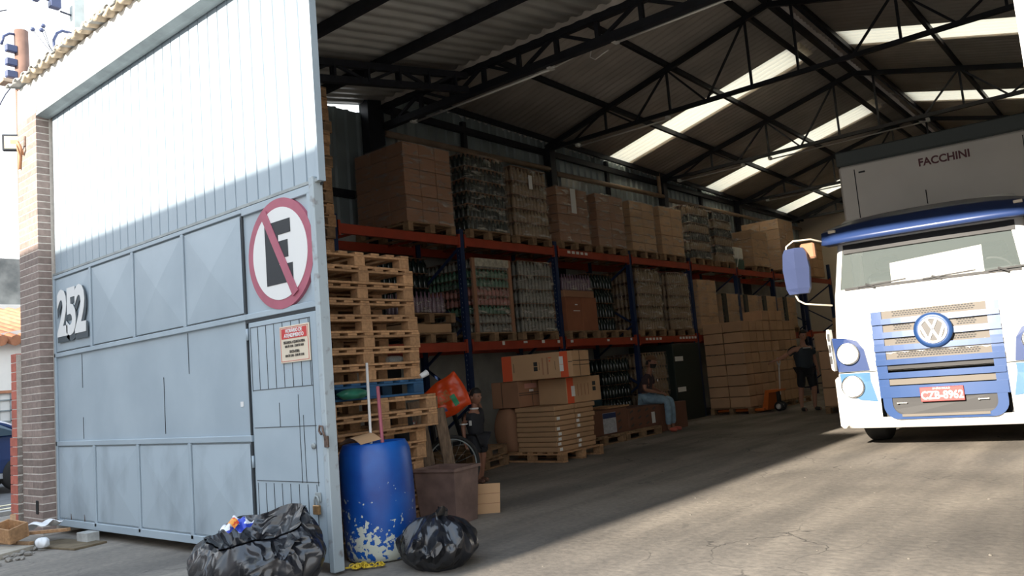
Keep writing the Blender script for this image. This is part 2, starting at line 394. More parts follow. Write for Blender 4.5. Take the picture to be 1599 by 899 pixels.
# flat lattice girder where the canopy meets the gable roof
g = thing('flat_girder', 'flat dark lattice girder between the canopy and the gable roof', 'girder', (0, 8.78, 0))
for z, n_ in ((5.9, 'top_chord'), (5.56, 'bottom_chord')):
    MB().bar((XW, 0, z), (0.2, 0, z), 0.1, 0.11).build(n_, M_steel, g)
for k in range(14):
    x = -9.5 + k * 0.68
    MB().bar((x, 0, 5.56), (x, 0, 5.9), 0.06).build('web_post', M_steel, g)
    MB().bar((x, 0, 5.9 if k % 2 else 5.56), (x + 0.68, 0, 5.56 if k % 2 else 5.9), 0.045).build('web_brace', M_steel, g)
g = thing('canopy_girder', 'dark lattice girder running under the canopy near the left wall', 'girder', (-7.75, 0, 0))
gz = lambda y: CZ(y) - 0.2
MB().bar((0, 3.65, gz(3.65)), (0, 8.7, gz(8.7)), 0.08, 0.09).build('top_chord', M_steel, g)
MB().bar((0, 3.65, gz(3.65) - 0.22), (0, 8.7, gz(8.7) - 0.22), 0.08, 0.09).build('bottom_chord', M_steel, g)
for k in range(9):
    y = 3.95 + k * 0.56
    MB().bar((0.03, y, gz(y) - 0.22), (0.03, y, gz(y)), 0.035).bar((-0.03, y, gz(y) - 0.22), (-0.03, y, gz(y)), 0.035).build('web_post', M_steel, g)
    if k < 8: MB().bar((0, y, gz(y) - (0.22 if k % 2 else 0)), (0, y + 0.56, gz(y + .56) - (0 if k % 2 else 0.22)), 0.04).build('web_brace', M_steel, g)
# ---- columns, girts and pipe on the left wall
for i, (y, w) in enumerate(((8.6, 0.34), (13.47, 0.2), (18.3, 0.2), (22.9, 0.2))):
    MB().box(XW, y - w / 2, 0, XW + 0.18, y + w / 2, 6.0).build('trim_%d' % (7 + i), M_steel, kind='structure')
for i, y in enumerate((10.9, 15.8, 20.6)):
    MB().box(XW - 0.03, y - 0.05, 3.7, XW + 0.05, y + 0.05, 6.1).build('trim_%d' % (11 + i), M_steel, kind='structure')
MB().bar((XW + 0.03, 8.9, 5.94), (XW + 0.03, 28.1, 5.84), 0.08, 0.12).build('trim_14', M_steel, kind='structure')
MB().bar((XW + 0.03, 4.1, 4.35), (XW + 0.03, 8.4, 4.35), 0.08, 0.12).build('trim_15', M_steel, kind='structure')
for i, (a, b_) in enumerate(((8.8, 13.35), (13.6, 18.2), (18.4, 27.9))):
    MB().tube([(XW + 0.14, a, 5.46), (XW + 0.14, b_, 5.52)], 0.055, 10).build('drain_pipe', M_pipe, label=['brown drain pipe along the left wall above the nearest loads', 'brown drain pipe along the left wall between two steel columns', 'brown drain pipe along the left wall at its far end'][i], cat='pipe', group='drain pipes on the left wall')
MB().tube([(XW + 0.14, 18.05, 5.5), (XW + 0.14, 18.05, 6.1)], 0.05, 10).build('downpipe', M_pipe, label='short upright brown pipe above the third stretch of drain pipe', cat='pipe')
# ---- fluorescent tubes under the chords
tubes = [(8.9, -9.1, -6.3, 5.5, 'under the flat front girder, above the nearest wrapped carton load'), (8.9, -5.2, -3.6, 5.52, 'under the flat front girder, nearer the hall middle'),
         (13.6, -9.1, -7.0, 5.9, 'under the first gable truss on the left side'), (18.35, -9.3, -7.6, 5.84, 'under the second gable truss on the left side'),
         (18.35, -6.9, -3.5, 5.84, 'under the second gable truss at mid span'), (23.05, -8.9, -5.6, 5.8, 'under the third gable truss on the left side')]
for y, xa, xb, z, l in tubes:
    t = thing('tube_lamp', 'unlit white fluorescent tube ' + l, 'lamp', (0, y, z), group='fluorescent tubes')
    MB().tube([(xa, 0, 0), (xb, 0, 0)], 0.016, 6).build('tube', M_tube, t)
    for xq in (xa - 0.01, xb + 0.01):
        MB().box(xq - 0.03, -0.1, -0.02, xq + 0.03, 0.02, 0.05).build('lamp_holder', M_tube, t)
t = thing('junction_box', 'round pale junction box with a looped cable on the flat girder', 'electrical box', (-5.45, 8.9, 5.60))
MB().lathe([(0.02, 0), (0.09, 0.01), (0.09, 0.05), (0.03, 0.07)], 14, M=Matrix.Rotation(R(70), 4, 'X')).build('box', M_tube, t)
MB().tube([(-0.05, 0, 0), (-0.17, 0, -0.05), (-0.2, 0, -0.14), (-0.12, 0, -0.2), (0, 0, -0.16), (0.1, 0, -0.14)], 0.008, 6).build('cable', M_tube, t)
MB().tube([(-6.9, 8.86, 5.52), (-6.2, 8.88, 5.5), (-5.6, 8.86, 5.56)], 0.008, 6).build('lamp_cable', M_tube, label='thin pale cable linking the tube lamps on the flat girder', cat='cable')
# the building across the street whose shade falls on the gate
ob = thing('building_across', None, None); tag(ob, kind='structure'); ob.name = 'wall_opposite'
MB().box(-46, -14, 0, -4.1, -6, 6.2).build('opposite_walls', mat('opposite_render', (0.45, 0.4, 0.36), 0.9, 0, 0.2, 1), ob)
MB().box(-46, -14.1, 6.2, -4.1, -5.98, 6.24).build('opposite_roof', M_fiber, ob)
# ---------------------------------------------------------------- the gate
M_scuff = mat('gate_scuffed', (0.355, 0.43, 0.49), 0.45, 0, 0, 2.4, 0.1, col2=(0.235, 0.285, 0.33), stretch=(1, 1, 0.5), detail=10, p0=0.28, p1=0.5)
M_E_red = mat('sign_red', (0.38, 0.105, 0.155), 0.6, 0, 0.12, 8)
M_E_white = mat('sign_white', (0.68, 0.69, 0.69), 0.6)
M_E_black = mat('sign_black', (0.018, 0.022, 0.028), 0.6)
M_notice = mat('notice_cream', (0.62, 0.55, 0.44), 0.5)
M_notred = mat('notice_red', (0.48, 0.04, 0.04), 0.5)
M_nottext = mat('notice_text', (0.07, 0.06, 0.05), 0.6)
M_numsh = mat('number_shade', (0.05, 0.068, 0.082), 0.6)
M_rust = mat('rusty_steel', (0.16, 0.11, 0.09), 0.6, 0.5, 0.5, 30)
M_brass = mat('brass_body', (0.4, 0.24, 0.11), 0.4, 0.7, 0.4, 30)
GY = 3.48
g = thing('sliding_gate', 'large pale blue-grey sheet metal gate with house number and round no-parking emblem', 'gate', (0, GY, 0))
GL, GR = -9.38, -4.645
# upper cladding: vertical strips with dark seams
MB().box(-9.37, 0.035, 2.74, -4.6, 0.045, 4.62).build('backing_sheet', M_gatedk, g)
x = -9.36; k = 0; wst = 0.1592
strip = MB().add(*(lambda w: ([(0, 0.02, 0), (0.006, 0, 0), (w - 0.012, 0, 0), (w - 0.006, 0.02, 0), (0, 0.02, 1), (0.006, 0, 1), (w - 0.012, 0, 1), (w - 0.006, 0.02, 1)], [(0, 1, 5, 4), (1, 2, 6, 5), (2, 3, 7, 6), (0, 3, 2, 1), (4, 5, 6, 7)]))(wst)).mesh('strip', M_gate)
for k in range(30):
    o = put('strip', strip, g, loc=(x + k * wst, 0.012, 2.775)); o.scale = (1, 1, 1.81)
MB().box(-9.37, -0.012, 2.755, -4.6, 0.03, 2.778).build('drip_rail', M_gtrim, g)
MB().box(-4.6, -0.01, 2.76, -4.575, 0.05, 4.6).build('edge_flashing', M_gate, g)
# frame
MB().box(GL, 0.012, 0.10, GR - 0.01, 0.05, 2.755).build('back_sheet', M_gate, g)
cols = [-9.36, -8.44, -7.505, -6.56, -5.61]
def rail(x0, z0, x1, z1, y=-0.012, n='frame_rail', m=M_gate): return MB().cbox(x0, y, z0, x1, 0.012, z1, 0.004).build(n, m, g)
rail(GL, 0.085, -5.6, 0.155); rail(GL, 0.915, -5.6, 0.965); rail(GL, 1.86, -5.6, 1.905); rail(GL, 2.715, -5.6, 2.752)
rail(GL, 0.12, GL + 0.035, 2.72)
for x in cols[1:4]: rail(x - 0.022, 0.12, x + 0.022, 0.915); rail(x - 0.022, 1.905, x + 0.022, 2.715)
for x, za, zb_ in ((-8.72, 1.5, 1.85), (-8.72, 0.98, 1.2), (-7.0, 1.0, 1.5), (-6.55, 1.5, 1.85)): rail(x, za, x + 0.005, zb_, 0.009, 'seam', M_gatedk)
# embossed pyramid panels: a raised ridge from corner to apex
def emb(x0, x1, z0, z1, d):
    xa = x0 + (x1 - x0) * 0.5; za = z0 + (z1 - z0) * 0.5
    return MB().add([(x0, 0.0, z0), (x1, 0.0, z0), (x1, 0.0, z1), (x0, 0.0, z1), (xa, -d, za)], [(0, 1, 4), (1, 2, 4), (2, 3, 4), (3, 0, 4)])
for i in range(4):
    a, b_ = cols[i] + 0.035, cols[i + 1] - 0.03
    for z0, z1 in ((0.17, 0.9), (1.92, 2.7)):
        emb(a, b_, z0, z1, 0.02).build('embossed_panel', M_scuff if z0 < 1 else M_gate, g)
# dark joints beneath the upper row
for i in range(4): MB().box(cols[i] + 0.03, -0.002, 1.905, cols[i + 1] - 0.03, 0.002, 1.912).build('joint', M_gatedk, g)
MB().box(-5.62, -0.004, 0.05, -5.605, 0.012, 2.7).build('joint', M_gatedk, g)
# sign panel and right stile
rail(-5.6, 2.69, -4.66, 2.752); rail(-5.6, 1.86, -4.66, 1.905); rail(-4.735, 1.9, -4.66, 2.7)
MB().cbox(-4.68, -0.03, 0.02, -4.625, 0.06, 2.8, 0.006).build('end_stile', M_gatewear, g)
MB().box(-5.6, -0.006, 1.832, -4.68, 0.0, 1.862).build('door_gap', M_gatedk, g)
# wicket door
d = MB().cbox(-5.55, -0.02, 0.08, -4.69, 0.012, 1.83, 0.004).build('wicket_door', M_gate, g)
def seam(x0, z0, x1, z1):
    if x1 - x0 < 0.02: x1 = x0 + 0.003
    if z1 - z0 < 0.02: z1 = z0 + 0.004
    MB().box(x0, -0.0235, z0, x1, -0.0195, z1).build('seam', M_gatedk, d)
seam(-5.53, 1.79, -4.76, 1.796); seam(-5.53, 1.305, -4.76, 1.31); seam(-5.53, 1.3, -5.524, 1.79); seam(-4.764, 0.6, -4.76, 1.79)
for k in range(7): seam(-5.43 + k * 0.108, 1.31, -5.426 + k * 0.108, 1.79)
seam(-5.53, 1.02, -4.75, 1.0235); seam(-5.19, 1.02, -5.187, 1.2); seam(-4.95, 0.62, -4.947, 1.25); seam(-4.9, 0.62, -4.897, 1.1)
seam(-5.53, 0.625, -4.75, 0.632)
for k in range(8): seam(-5.52 + k * 0.105, 0.07, -5.515 + k * 0.105, 0.61)
MB().lathe([(0.022, 0), (0.022, 0.012), (0.008, 0.014)], 12, M=Matrix.Translation((-4.79, -0.02, 0.88)) @ Matrix.Rotation(R(90), 4, 'X')).build('lock_cylinder', M_gtrim, d)
# hasp ring
MB().tube([(-4.66, -0.05, 0.96 + 0), (-4.685, -0.05, 0.985), (-4.675, -0.05, 1.02), (-4.645, -0.05, 1.015), (-4.64, -0.05, 0.98), (-4.62, -0.05, 0.94), (-4.62, -0.035, 0.9)], 0.008, 8).build('hasp', M_rust, g)
MB().cbox(-4.64, -0.05, 0.87, -4.6, -0.03, 0.95, 0.004).build('hasp_plate', M_rust, g)
for z in (0.72, 1.7): MB().tube([(-5.585, -0.014, z), (-5.585, -0.014, z + 0.09)], 0.011, 8).build('hinge', M_gate, g)
# rust stains and tyre scuffs are wear in the paint; two scratches as thin dark marks
for (x, z, h) in ((-9.05, 0.16, 0.06), (-8.72, 0.15, 0.09), (-7.05, 0.42, 0.11)):
    MB().box(x, -0.003, z, x + 0.014, 0.0, z + h).build('rust_run', M_rust, g)
MB().box(-5.76, 0.006, 1.19, -5.72, 0.011, 1.23).build('small_sticker', M_E_white, g)
# round no-parking emblem
def disc(r, y0, y1, m, n, par, cx=-5.095, cz=2.31, nn=56):
    return MB().prism([(cx + r * math.cos(2 * PI * k / nn), cz + r * math.sin(2 * PI * k / nn)) for k in range(nn)], y0, y1, 'y').build(n, m, par)
em = disc(0.42, -0.015, 0.012, M_E_red, 'no_parking_emblem', g)
disc(0.35, -0.019, -0.012, M_E_white, 'white_field', em)
MB().prism([(-5.27, 2.08), (-4.93, 2.08), (-4.93, 2.22), (-5.10, 2.22), (-5.10, 2.27), (-4.98, 2.27), (-4.98, 2.40), (-5.10, 2.40), (-5.10, 2.45), (-4.94, 2.45), (-4.94, 2.555), (-5.27, 2.555)], -0.022, -0.016, 'y').build('letter_e', M_E_black, em)
MB().bar((-5.28, -0.024, 2.65), (-4.91, -0.024, 1.985), 0.075, 0.006, up=(0, 1, 0)).build('slash_bar', M_E_red, em)
# house number
num = text('house_number', '252', 0.66, M_E_white, g, facing((-8.87, -0.027, 2.29), '-y'), 0.002, 0.024, 0.8, spacing=0.86)
sh = text('number_shadow', '252', 0.66, M_numsh, num, facing((-8.85, -0.0225, 2.255), '-y'), 0.002, 0.05, 0.8, spacing=0.86)
# opening-hours notice
nb = MB().cbox(-5.125, -0.032, 1.485, -4.765, -0.022, 1.755, 0.001).build('opening_hours_notice', M_notice, g, label='cream notice with a red heading')
def nbox(x0, z0, x1, z1, m, y=-0.034, n='printed_panel'): return MB().box(x0, y, z0, x1, -0.031, z1).build(n, m, nb)
for a in ((-5.115, 1.495, -4.775, 1.498), (-5.115, 1.742, -4.775, 1.745), (-5.115, 1.495, -5.112, 1.745), (-4.778, 1.495, -4.775, 1.745)): nbox(*a, M_notred, n='border_line')
nbox(-5.1, 1.66, -4.79, 1.735, M_notred)
cx = -4.945
text('heading_text', 'HORÁRIO DE', 0.038, M_E_white, nb, facing((cx, -0.035, 1.716), '-y'), 0.001, 0.001, 0.9)
text('heading_text', 'ATENDIMENTO', 0.038, M_E_white, nb, facing((cx, -0.035, 1.681), '-y'), 0.001, 0.001, 0.9)
text('hours_text', 'SEGUNDA A QUINTA-FEIRA', 0.027, M_nottext, nb, facing((cx, -0.035, 1.632), '-y'), 0.001, 0.0008, 0.78)
text('hours_text', '8:00 ÀS 12:00 - 13:00 ÀS 18:00', 0.024, M_nottext, nb, facing((cx, -0.035, 1.603), '-y'), 0.001, 0.0005, 0.76)
text('hours_text', 'SEXTA-FEIRA', 0.027, M_nottext, nb, facing((cx, -0.035, 1.563), '-y'), 0.001, 0.0008, 0.78)
text('hours_text', '8:00 ÀS 12:00 - 13:00 ÀS 17:00', 0.024, M_nottext, nb, facing((cx, -0.035, 1.534), '-y'), 0.001, 0.0005, 0.76)
# padlock
p = thing('padlock', 'brass padlock hanging on the small door of the gate', 'padlock', (-4.765, GY - 0.046, 0.41))
MB().cbox(-0.035, -0.012, 0, 0.035, 0.012, 0.065, 0.005).build('lock_body', M_brass, p)
MB().tube([(-0.022, 0, 0.06), (-0.024, 0, 0.1), (-0.01, 0, 0.125), (0.012, 0, 0.123), (0.024, 0, 0.1), (0.022, 0, 0.06)], 0.006, 8).build('shackle', M_gtrim, p)
MB().cbox(-0.03, 0.012, 0.085, 0.03, 0.022, 0.15, 0.003).build('staple', M_gtrim, p)
# ---------------------------------------------------------------- foreground things
M_bag = mat('black_film', (0.010, 0.011, 0.014), 0.24, 0, 0, 5, 0.0, col2=(0.016, 0.018, 0.024), spec=0.7)
def crease_bump(m):
    n = m.node_tree.nodes; L = m.node_tree.links; b = n['Principled BSDF']; tc = n.new('ShaderNodeTexCoord')
    nz = n.new('ShaderNodeTexNoise'); nz.inputs['Scale'].default_value = 2.6; nz.inputs['Detail'].default_value = 2; nz.inputs['Distortion'].default_value = 1.2
    vo = n.new('ShaderNodeTexVoronoi'); vo.inputs['Scale'].default_value = 5.0; vo.feature = 'F1'
    mx = n.new('ShaderNodeMixRGB'); mx.inputs[0].default_value = 0.35
    L.new(tc.outputs['Object'], nz.inputs['Vector']); L.new(tc.outputs['Object'], mx.inputs[1]); L.new(nz.outputs['Color'], mx.inputs[2]); L.new(mx.outputs[0], vo.inputs['Vector'])
    ad = n.new('ShaderNodeMath'); ad.operation = 'ADD'; L.new(vo.outputs['Distance'], ad.inputs[0]); L.new(nz.outputs['Fac'], ad.inputs[1])
    bp = n.new('ShaderNodeBump'); bp.inputs['Strength'].default_value = 1.0; bp.inputs['Distance'].default_value = 0.10
    L.new(ad.outputs[0], bp.inputs['Height']); L.new(bp.outputs[0], b.inputs['Normal'])
crease_bump(M_bag)
M_blue = mat('blue_plastic', (0.005, 0.075, 0.42), 0.38, 0, 0, 3.5, 0.1, col2=(0.008, 0.045, 0.27), detail=8, spec=0.5)
M_bin = mat('bin_metal', (0.22, 0.145, 0.125), 0.5, 0.2, 0.35, 7, 0.2)
M_oldwood = mat('old_timber', (0.25, 0.17, 0.11), 0.8, 0, 0.55, 8, 0.4, stretch=(6, 6, 1.0), detail=8)
M_wood = mat('pallet_wood', (0.44, 0.25, 0.125), 0.8, 0, 0.32, 10, 0.3, stretch=(3, 3, 3), rnd=0.22, detail=8)
M_wooddk = mat('pallet_wood_aged', (0.30, 0.185, 0.10), 0.85, 0, 0.35, 10, 0.3, rnd=0.22, detail=8)
M_wblue = mat('pallet_blue', (0.025, 0.1, 0.22), 0.75, 0, 0.3, 10, 0.3, rnd=0.12)
M_card = mat('cardboard', (0.5, 0.31, 0.17), 0.85, 0, 0.12, 3, 0.05, rnd=0.08)
M_carddk = mat('cardboard_brown', (0.34, 0.175, 0.1), 0.85, 0, 0.15, 3, 0.05, rnd=0.08)
M_label = mat('paper_label', (0.72, 0.72, 0.7), 0.6)
M_yelch = mat('chain_yellow', (0.6, 0.42, 0.03), 0.4)
M_rubber = mat('rubber', (0.018, 0.018, 0.018), 0.75)
M_orange = mat('orange_bag', (0.8, 0.075, 0.01), 0.35, 0, 0.25, 9, 0.5, bdist=0.02)
def blob(name, par, m, rx, ry, h, seed, n=44, rings=30, top=None, sag=0.0, amp=1.0, fold=1.0, lean=(0, 0)):
    # a filled refuse sack: squashed body, faceted creases fanning from the neck
    rnd = random.Random(seed); ph = [rnd.uniform(0, 6.28) for _ in range(12)]
    b = MB()
    def fn(u, v):
        a = 2 * PI * u; t = v
        prof = math.sin(PI * min(1, (t * 0.86 + 0.14))) ** 0.55 if t < 0.999 else 0.0
        z = h * (t ** 0.9)
        cr = 0
        for i, (fa, am) in enumerate(((3, 0.07), (5, 0.05), (9, 0.035), (14, 0.022))):
            w = math.sin(fa * a + ph[i] + 2.2 * t * (i - 1.5)); cr += am * (1 - 2 * abs(w)) * (0.4 + t)
        r = (1 + amp * cr) * max(prof, 0.02)
        z += h * 0.05 * amp * math.sin(4 * a + ph[5]) * t * (1 - t) * 3 + sag * h * math.cos(a + ph[6]) * t
        z += 0.02 * amp * math.sin(11 * a + ph[7]) * t * (1 - t) * 4
        return Vector((rx * r * math.cos(a) + lean[0] * t, ry * r * math.sin(a) + lean[1] * t, max(z, 0)))
    b.grid(n, rings, fn, 0, True)
    o = b.build(name, m, par)
    return o
# ---- open sack against the gate
t = thing('trash_bag', 'big black trash bag with a gaping mouth in front of the gate', 'bag', (-4.74, 2.92, 0))
def sack(u, v):
    a = 2 * PI * u; rr = math.sin(PI * (0.16 + 0.62 * v)) ** 0.6
    cr = 0.05 * (1 - 2 * abs(math.sin(2.5 * a + 1 + 2 * v))) + 0.03 * (1 - 2 * abs(math.sin(6 * a + 3 * v))) + 0.018 * (1 - 2 * abs(math.sin(11 * a - 5 * v)))
    r = rr * (1 + cr * (0.5 + v))
    zt = 0.405 + 0.075 * math.sin(a + 0.25) + 0.014 * math.sin(5 * a)
    hump = 0.06 * math.exp(-((a - 0.4) % (2 * PI) - 0.0) ** 2)
    return Vector((0.56 * r * math.cos(a) - 0.05 * v, 0.36 * r * math.sin(a) + 0.05 * v, v * (zt + hump)))
MB().grid(72, 22, sack, 0, True).build('bag_side', M_bag, t)
def mouth(u, v):
    a = 2 * PI * u; p = sack(u, 1.0); q = Vector((-0.12, 0.02, 0.12)); s = v ** 0.9
    p = p.lerp(q, s); p.z += 0.03 * math.sin(7 * a + 5 * v) * math.sin(PI * v); return p + Vector((0, 0, 0.012 * (1 - v)))
MB().grid(72, 10, mouth, 0, True).build('bag_mouth', M_bag, t)
MB().grid(14, 10, lambda u, v: (0.22 + 0.24 * u, -0.1 + 0.26 * v + 0.03 * math.sin(6 * u), 0.40 - 0.10 * (u - .3) ** 2 + 0.03 * math.sin(9 * v + 4 * u) - 0.1 * abs(v - 0.5))).build('bag_fold', M_bag, t)
w = thing('snack_wrapper', 'blue and white crisp packet with a yellow patch lying in the open trash bag', 'wrapper', (-4.9, 2.9, 0.405), R(20))
b = MB(); b.grid(12, 8, lambda u, v: (0.2 * (u - 0.5), 0.1 * (v - 0.5) * (1 - 0.2 * math.sin(3 * u)), 0.055 * math.sin(PI * u) * math.sin(PI * v) + 0.016 * math.sin(14 * u + 5 * v) + 0.05 * v))
b.build('packet', mat('packet_blue', (0.02, 0.05, 0.42), 0.3, 0.2, 0, 16, 0, col2=(0.75, 0.78, 0.85), p0=0.46, p1=0.5), w)
MB().grid(8, 6, lambda u, v: (-0.045 + 0.085 * u, -0.075 + 0.05 * v, 0.02 + 0.035 * math.sin(PI * u) + 0.03 * v)).build('yellow_patch', mat('packet_yellow', (0.75, 0.32, 0.05), 0.4, 0, 0, 30, 0, col2=(0.5, 0.03, 0.02), p0=0.4, p1=0.55), w)
# ---- tied sack by the barrel
t = thing('trash_bag', 'tied black trash bag in front of the blue barrel and brown bin', 'bag', (-4.16, 3.98, 0), R(-35))
blob('bag_side', t, M_bag, 0.37, 0.28, 0.34, 5, amp=1.1, sag=0.05, n=64, rings=34)
for k, (dx, dy, rz) in enumerate(((0.02, 0.03, 0.4), (0.12, 0.03, -0.7))):
    MB().grid(10, 6, lambda u, v: (dx + 0.19 * (u - 0.5) * (1 - 0.4 * v), dy + 0.05 * math.sin(5 * u + k), 0.285 + 0.12 * v * (1 - 0.4 * u) + 0.02 * math.sin(8 * u + 3 * v) - 0.04 * abs(u - .5))).build('tied_end', M_bag, t)
# ---- barrel
t = thing('plastic_barrel', 'open blue plastic barrel with scuffed white patches low on its side', 'barrel', (-4.77, 4.0, 0), R(20), rot=(0, R(-1.2), 0))
mb = M_blue
def barrel_mat():
    m = bpy.data.materials.new('scuffed_blue'); m.use_nodes = True; n = m.node_tree.nodes; L = m.node_tree.links; b = n['Principled BSDF']; b.inputs['Roughness'].default_value = 0.4
    tc = n.new('ShaderNodeTexCoord'); a = n.new('ShaderNodeTexNoise'); a.inputs['Scale'].default_value = 3; a.inputs['Detail'].default_value = 8
    L.new(tc.outputs['Object'], a.inputs['Vector'])
    r1 = n.new('ShaderNodeValToRGB'); r1.color_ramp.elements[0].color = (0.004, 0.038, 0.22, 1); r1.color_ramp.elements[1].color = (0.005, 0.085, 0.36, 1); r1.color_ramp.elements[0].position = .35; r1.color_ramp.elements[1].position = .65
    L.new(a.outputs['Fac'], r1.inputs[0])
    c = n.new('ShaderNodeTexNoise'); c.inputs['Scale'].default_value = 26; c.inputs['Detail'].default_value = 6; L.new(tc.outputs['Object'], c.inputs['Vector'])
    c2 = n.new('ShaderNodeTexNoise'); c2.inputs['Scale'].default_value = 4.5; L.new(tc.outputs['Object'], c2.inputs['Vector'])
    sp = n.new('ShaderNodeSeparateXYZ'); L.new(tc.outputs['Object'], sp.inputs[0])
    mr = n.new('ShaderNodeMapRange'); mr.inputs['From Min'].default_value = 0.62; mr.inputs['From Max'].default_value = 0.04; mr.inputs['To Min'].default_value = -0.19; mr.inputs['To Max'].default_value = 0.08; L.new(sp.outputs['Z'], mr.inputs['Value'])
    ad = n.new('ShaderNodeMath'); ad.operation = 'ADD'; L.new(c.outputs['Fac'], ad.inputs[0]); L.new(mr.outputs[0], ad.inputs[1])
    m2 = n.new('ShaderNodeMath'); m2.operation = 'MULTIPLY_ADD'; m2.inputs[1].default_value = 0.45; m2.inputs[2].default_value = -0.22; L.new(c2.outputs['Fac'], m2.inputs[0])
    a2 = n.new('ShaderNodeMath'); a2.operation = 'ADD'; L.new(ad.outputs[0], a2.inputs[0]); L.new(m2.outputs[0], a2.inputs[1])
    st = n.new('ShaderNodeValToRGB'); st.color_ramp.elements[0].position = 0.56; st.color_ramp.elements[1].position = 0.58; L.new(a2.outputs[0], st.inputs[0])
    mx = n.new('ShaderNodeMixRGB'); mx.inputs[2].default_value = (0.5, 0.52, 0.45, 1); L.new(st.outputs[0], mx.inputs[0]); L.new(r1.outputs[0], mx.inputs[1]); L.new(mx.outputs[0], b.inputs['Base Color'])
    return m
SB = 0.94
prof = [(0.235, 0.0), (0.262, 0.015), (0.275, 0.06), (0.287, 0.2), (0.292, 0.42), (0.29, 0.62), (0.281, 0.78), (0.268, 0.815), (0.258, 0.83), (0.25, 0.845)]
ring = MB().lathe([(r_ * SB, z_) for r_, z_ in prof + [(0.243, 0.845), (0.243, 0.3), (0.23, 0.06)]], 48, capt=True)
ring.build('drum', barrel_mat(), t)
t['label'] = 'open blue plastic barrel with scuffed white patches low on its side'
for k, (x0, y0, x1, y1, z1, m, l) in enumerate(((-0.04, -0.02, -0.19, 0.12, 1.45, mat('white_pole', (0.7, 0.68, 0.66), 0.5), 'thin white broom pole standing in the blue barrel'),
                                  (0.1, 0.0, -0.10, 0.14, 1.26, mat('pink_pole', (0.42, 0.12, 0.16), 0.5), 'dull pink broom pole standing in the blue barrel'))):
    MB().tube([(-4.77 + x0, 4.0 + y0, 0.1), (-4.77 + x1, 4.0 + y1, z1)], 0.011 + 0.003 * k, 8).build('broom_pole', m, label=l, cat='pole')
MB().grid(6, 4, lambda u, v: (-4.97 + 0.26 * u, 3.81 + 0.2 * v, 0.845 + 0.05 * math.sin(PI * u) + 0.02 * v)).build('cardboard_flap', M_card, label='torn piece of cardboard on the left rim of the blue barrel', cat='cardboard')
# ---- brown metal bin
t = thing('metal_bin', 'square brown metal bin tapering downward beside the blue barrel', 'bin', (-5.27, 5.22, 0), R(8))
def frust(b, w0, d0, w1, d1, z0, z1, th):
    o = [(-w0, -d0, z0), (w0, -d0, z0), (w0, d0, z0), (-w0, d0, z0), (-w1, -d1, z1), (w1, -d1, z1), (w1, d1, z1), (-w1, d1, z1),
         (-w1 + th, -d1 + th, z1), (w1 - th, -d1 + th, z1), (w1 - th, d1 - th, z1), (-w1 + th, d1 - th, z1), (-w0 + th, -d0 + th, z0 + th), (w0 - th, -d0 + th, z0 + th), (w0 - th, d0 - th, z0 + th), (-w0 + th, d0 - th, z0 + th)]
    f = [(0, 3, 2, 1)] + [(i, (i + 1) % 4, 4 + (i + 1) % 4, 4 + i) for i in range(4)] + [(4 + i, 4 + (i + 1) % 4, 8 + (i + 1) % 4, 8 + i) for i in range(4)] + [(8 + i, 8 + (i + 1) % 4, 12 + (i + 1) % 4, 12 + i) for i in range(4)] + [(12, 13, 14, 15)]
    return b.add(o, f)
frust(MB(), 0.195, 0.16, 0.225, 0.19, 0.0, 0.48, 0.012).build('bin_body', M_bin, t)
rim = MB()
for a in ((-0.24, -0.205, 0.24, -0.175), (-0.24, 0.175, 0.24, 0.205), (-0.24, -0.175, -0.21, 0.175), (0.21, -0.175, 0.24, 0.175)): rim.box(a[0], a[1], 0.465, a[2], a[3], 0.49)
rim.build('rim', M_bin, t)
# ---- cardboard scrap right of the bin
t = thing('cardboard_sheet', 'flattened cardboard carton standing just right of the brown bin', 'cardboard', (-5.2, 5.62, 0), R(40))
MB().add([(-0.2, 0, 0), (0.14, 0, 0.0), (0.16, 0.0, 0.27), (-0.2, 0.0, 0.28), (-0.2, 0.012, 0), (0.14, 0.012, 0), (0.16, 0.012, 0.27), (-0.2, 0.012, 0.28)], [(0, 1, 2, 3), (7, 6, 5, 4), (0, 4, 5, 1), (1, 5, 6, 2), (2, 6, 7, 3), (3, 7, 4, 0)]).build('sheet', M_card, t)
for z in (0.09, 0.18): MB().box(-0.2, -0.003, z, 0.15, 0.0, z + 0.004).build('crease', M_carddk, t)
# ---- leaning old pallet timbers
t = thing('leaning_timber', 'weathered dark pallet timbers leaning behind the brown metal bin', 'timber', (-6.08, 6.0, 0.0), R(52))
lean = Matrix.Rotation(R(-13), 4, 'X')
for k, (x, w, h) in enumerate(((-0.13, 0.17, 1.1), (0.1, 0.12, 0.98))):
    MB().cbox(x - w / 2, -0.035, 0, x + w / 2, 0.02, h, 0.006, M=Matrix.Rotation(R(-7), 4, 'Y')).build('plank', M_oldwood, t)
MB().cbox(-0.20, 0.02, 0.95, -0.02, 0.13, 1.1, 0.006).build('block', M_wooddk, t)
MB().cbox(0.0, 0.02, 0.1, 0.18, 0.13, 0.24, 0.006).build('block', M_wooddk, t)
t = thing('dark_board', 'tall dark board leaning between the pallet stack and the weathered timbers', 'board', (-6.05, 5.62, 0), R(50))
MB().cbox(-0.1, 0, 0, 0.09, 0.025, 0.98, 0.004, M=Matrix.Rotation(R(-8), 4, 'Y')).build('board', mat('board_black', (0.02, 0.022, 0.026), 0.6), t)
t = thing('red_strip', 'narrow wooden strip with a red and white packet stuck behind the dark board', 'strip', (-6.0, 5.75, 0), R(50))
MB().cbox(0.0, 0, 0, 0.03, 0.02, 0.95, 0.002, M=Matrix.Rotation(R(-10), 4, 'Y')).build('strip', M_oldwood, t)
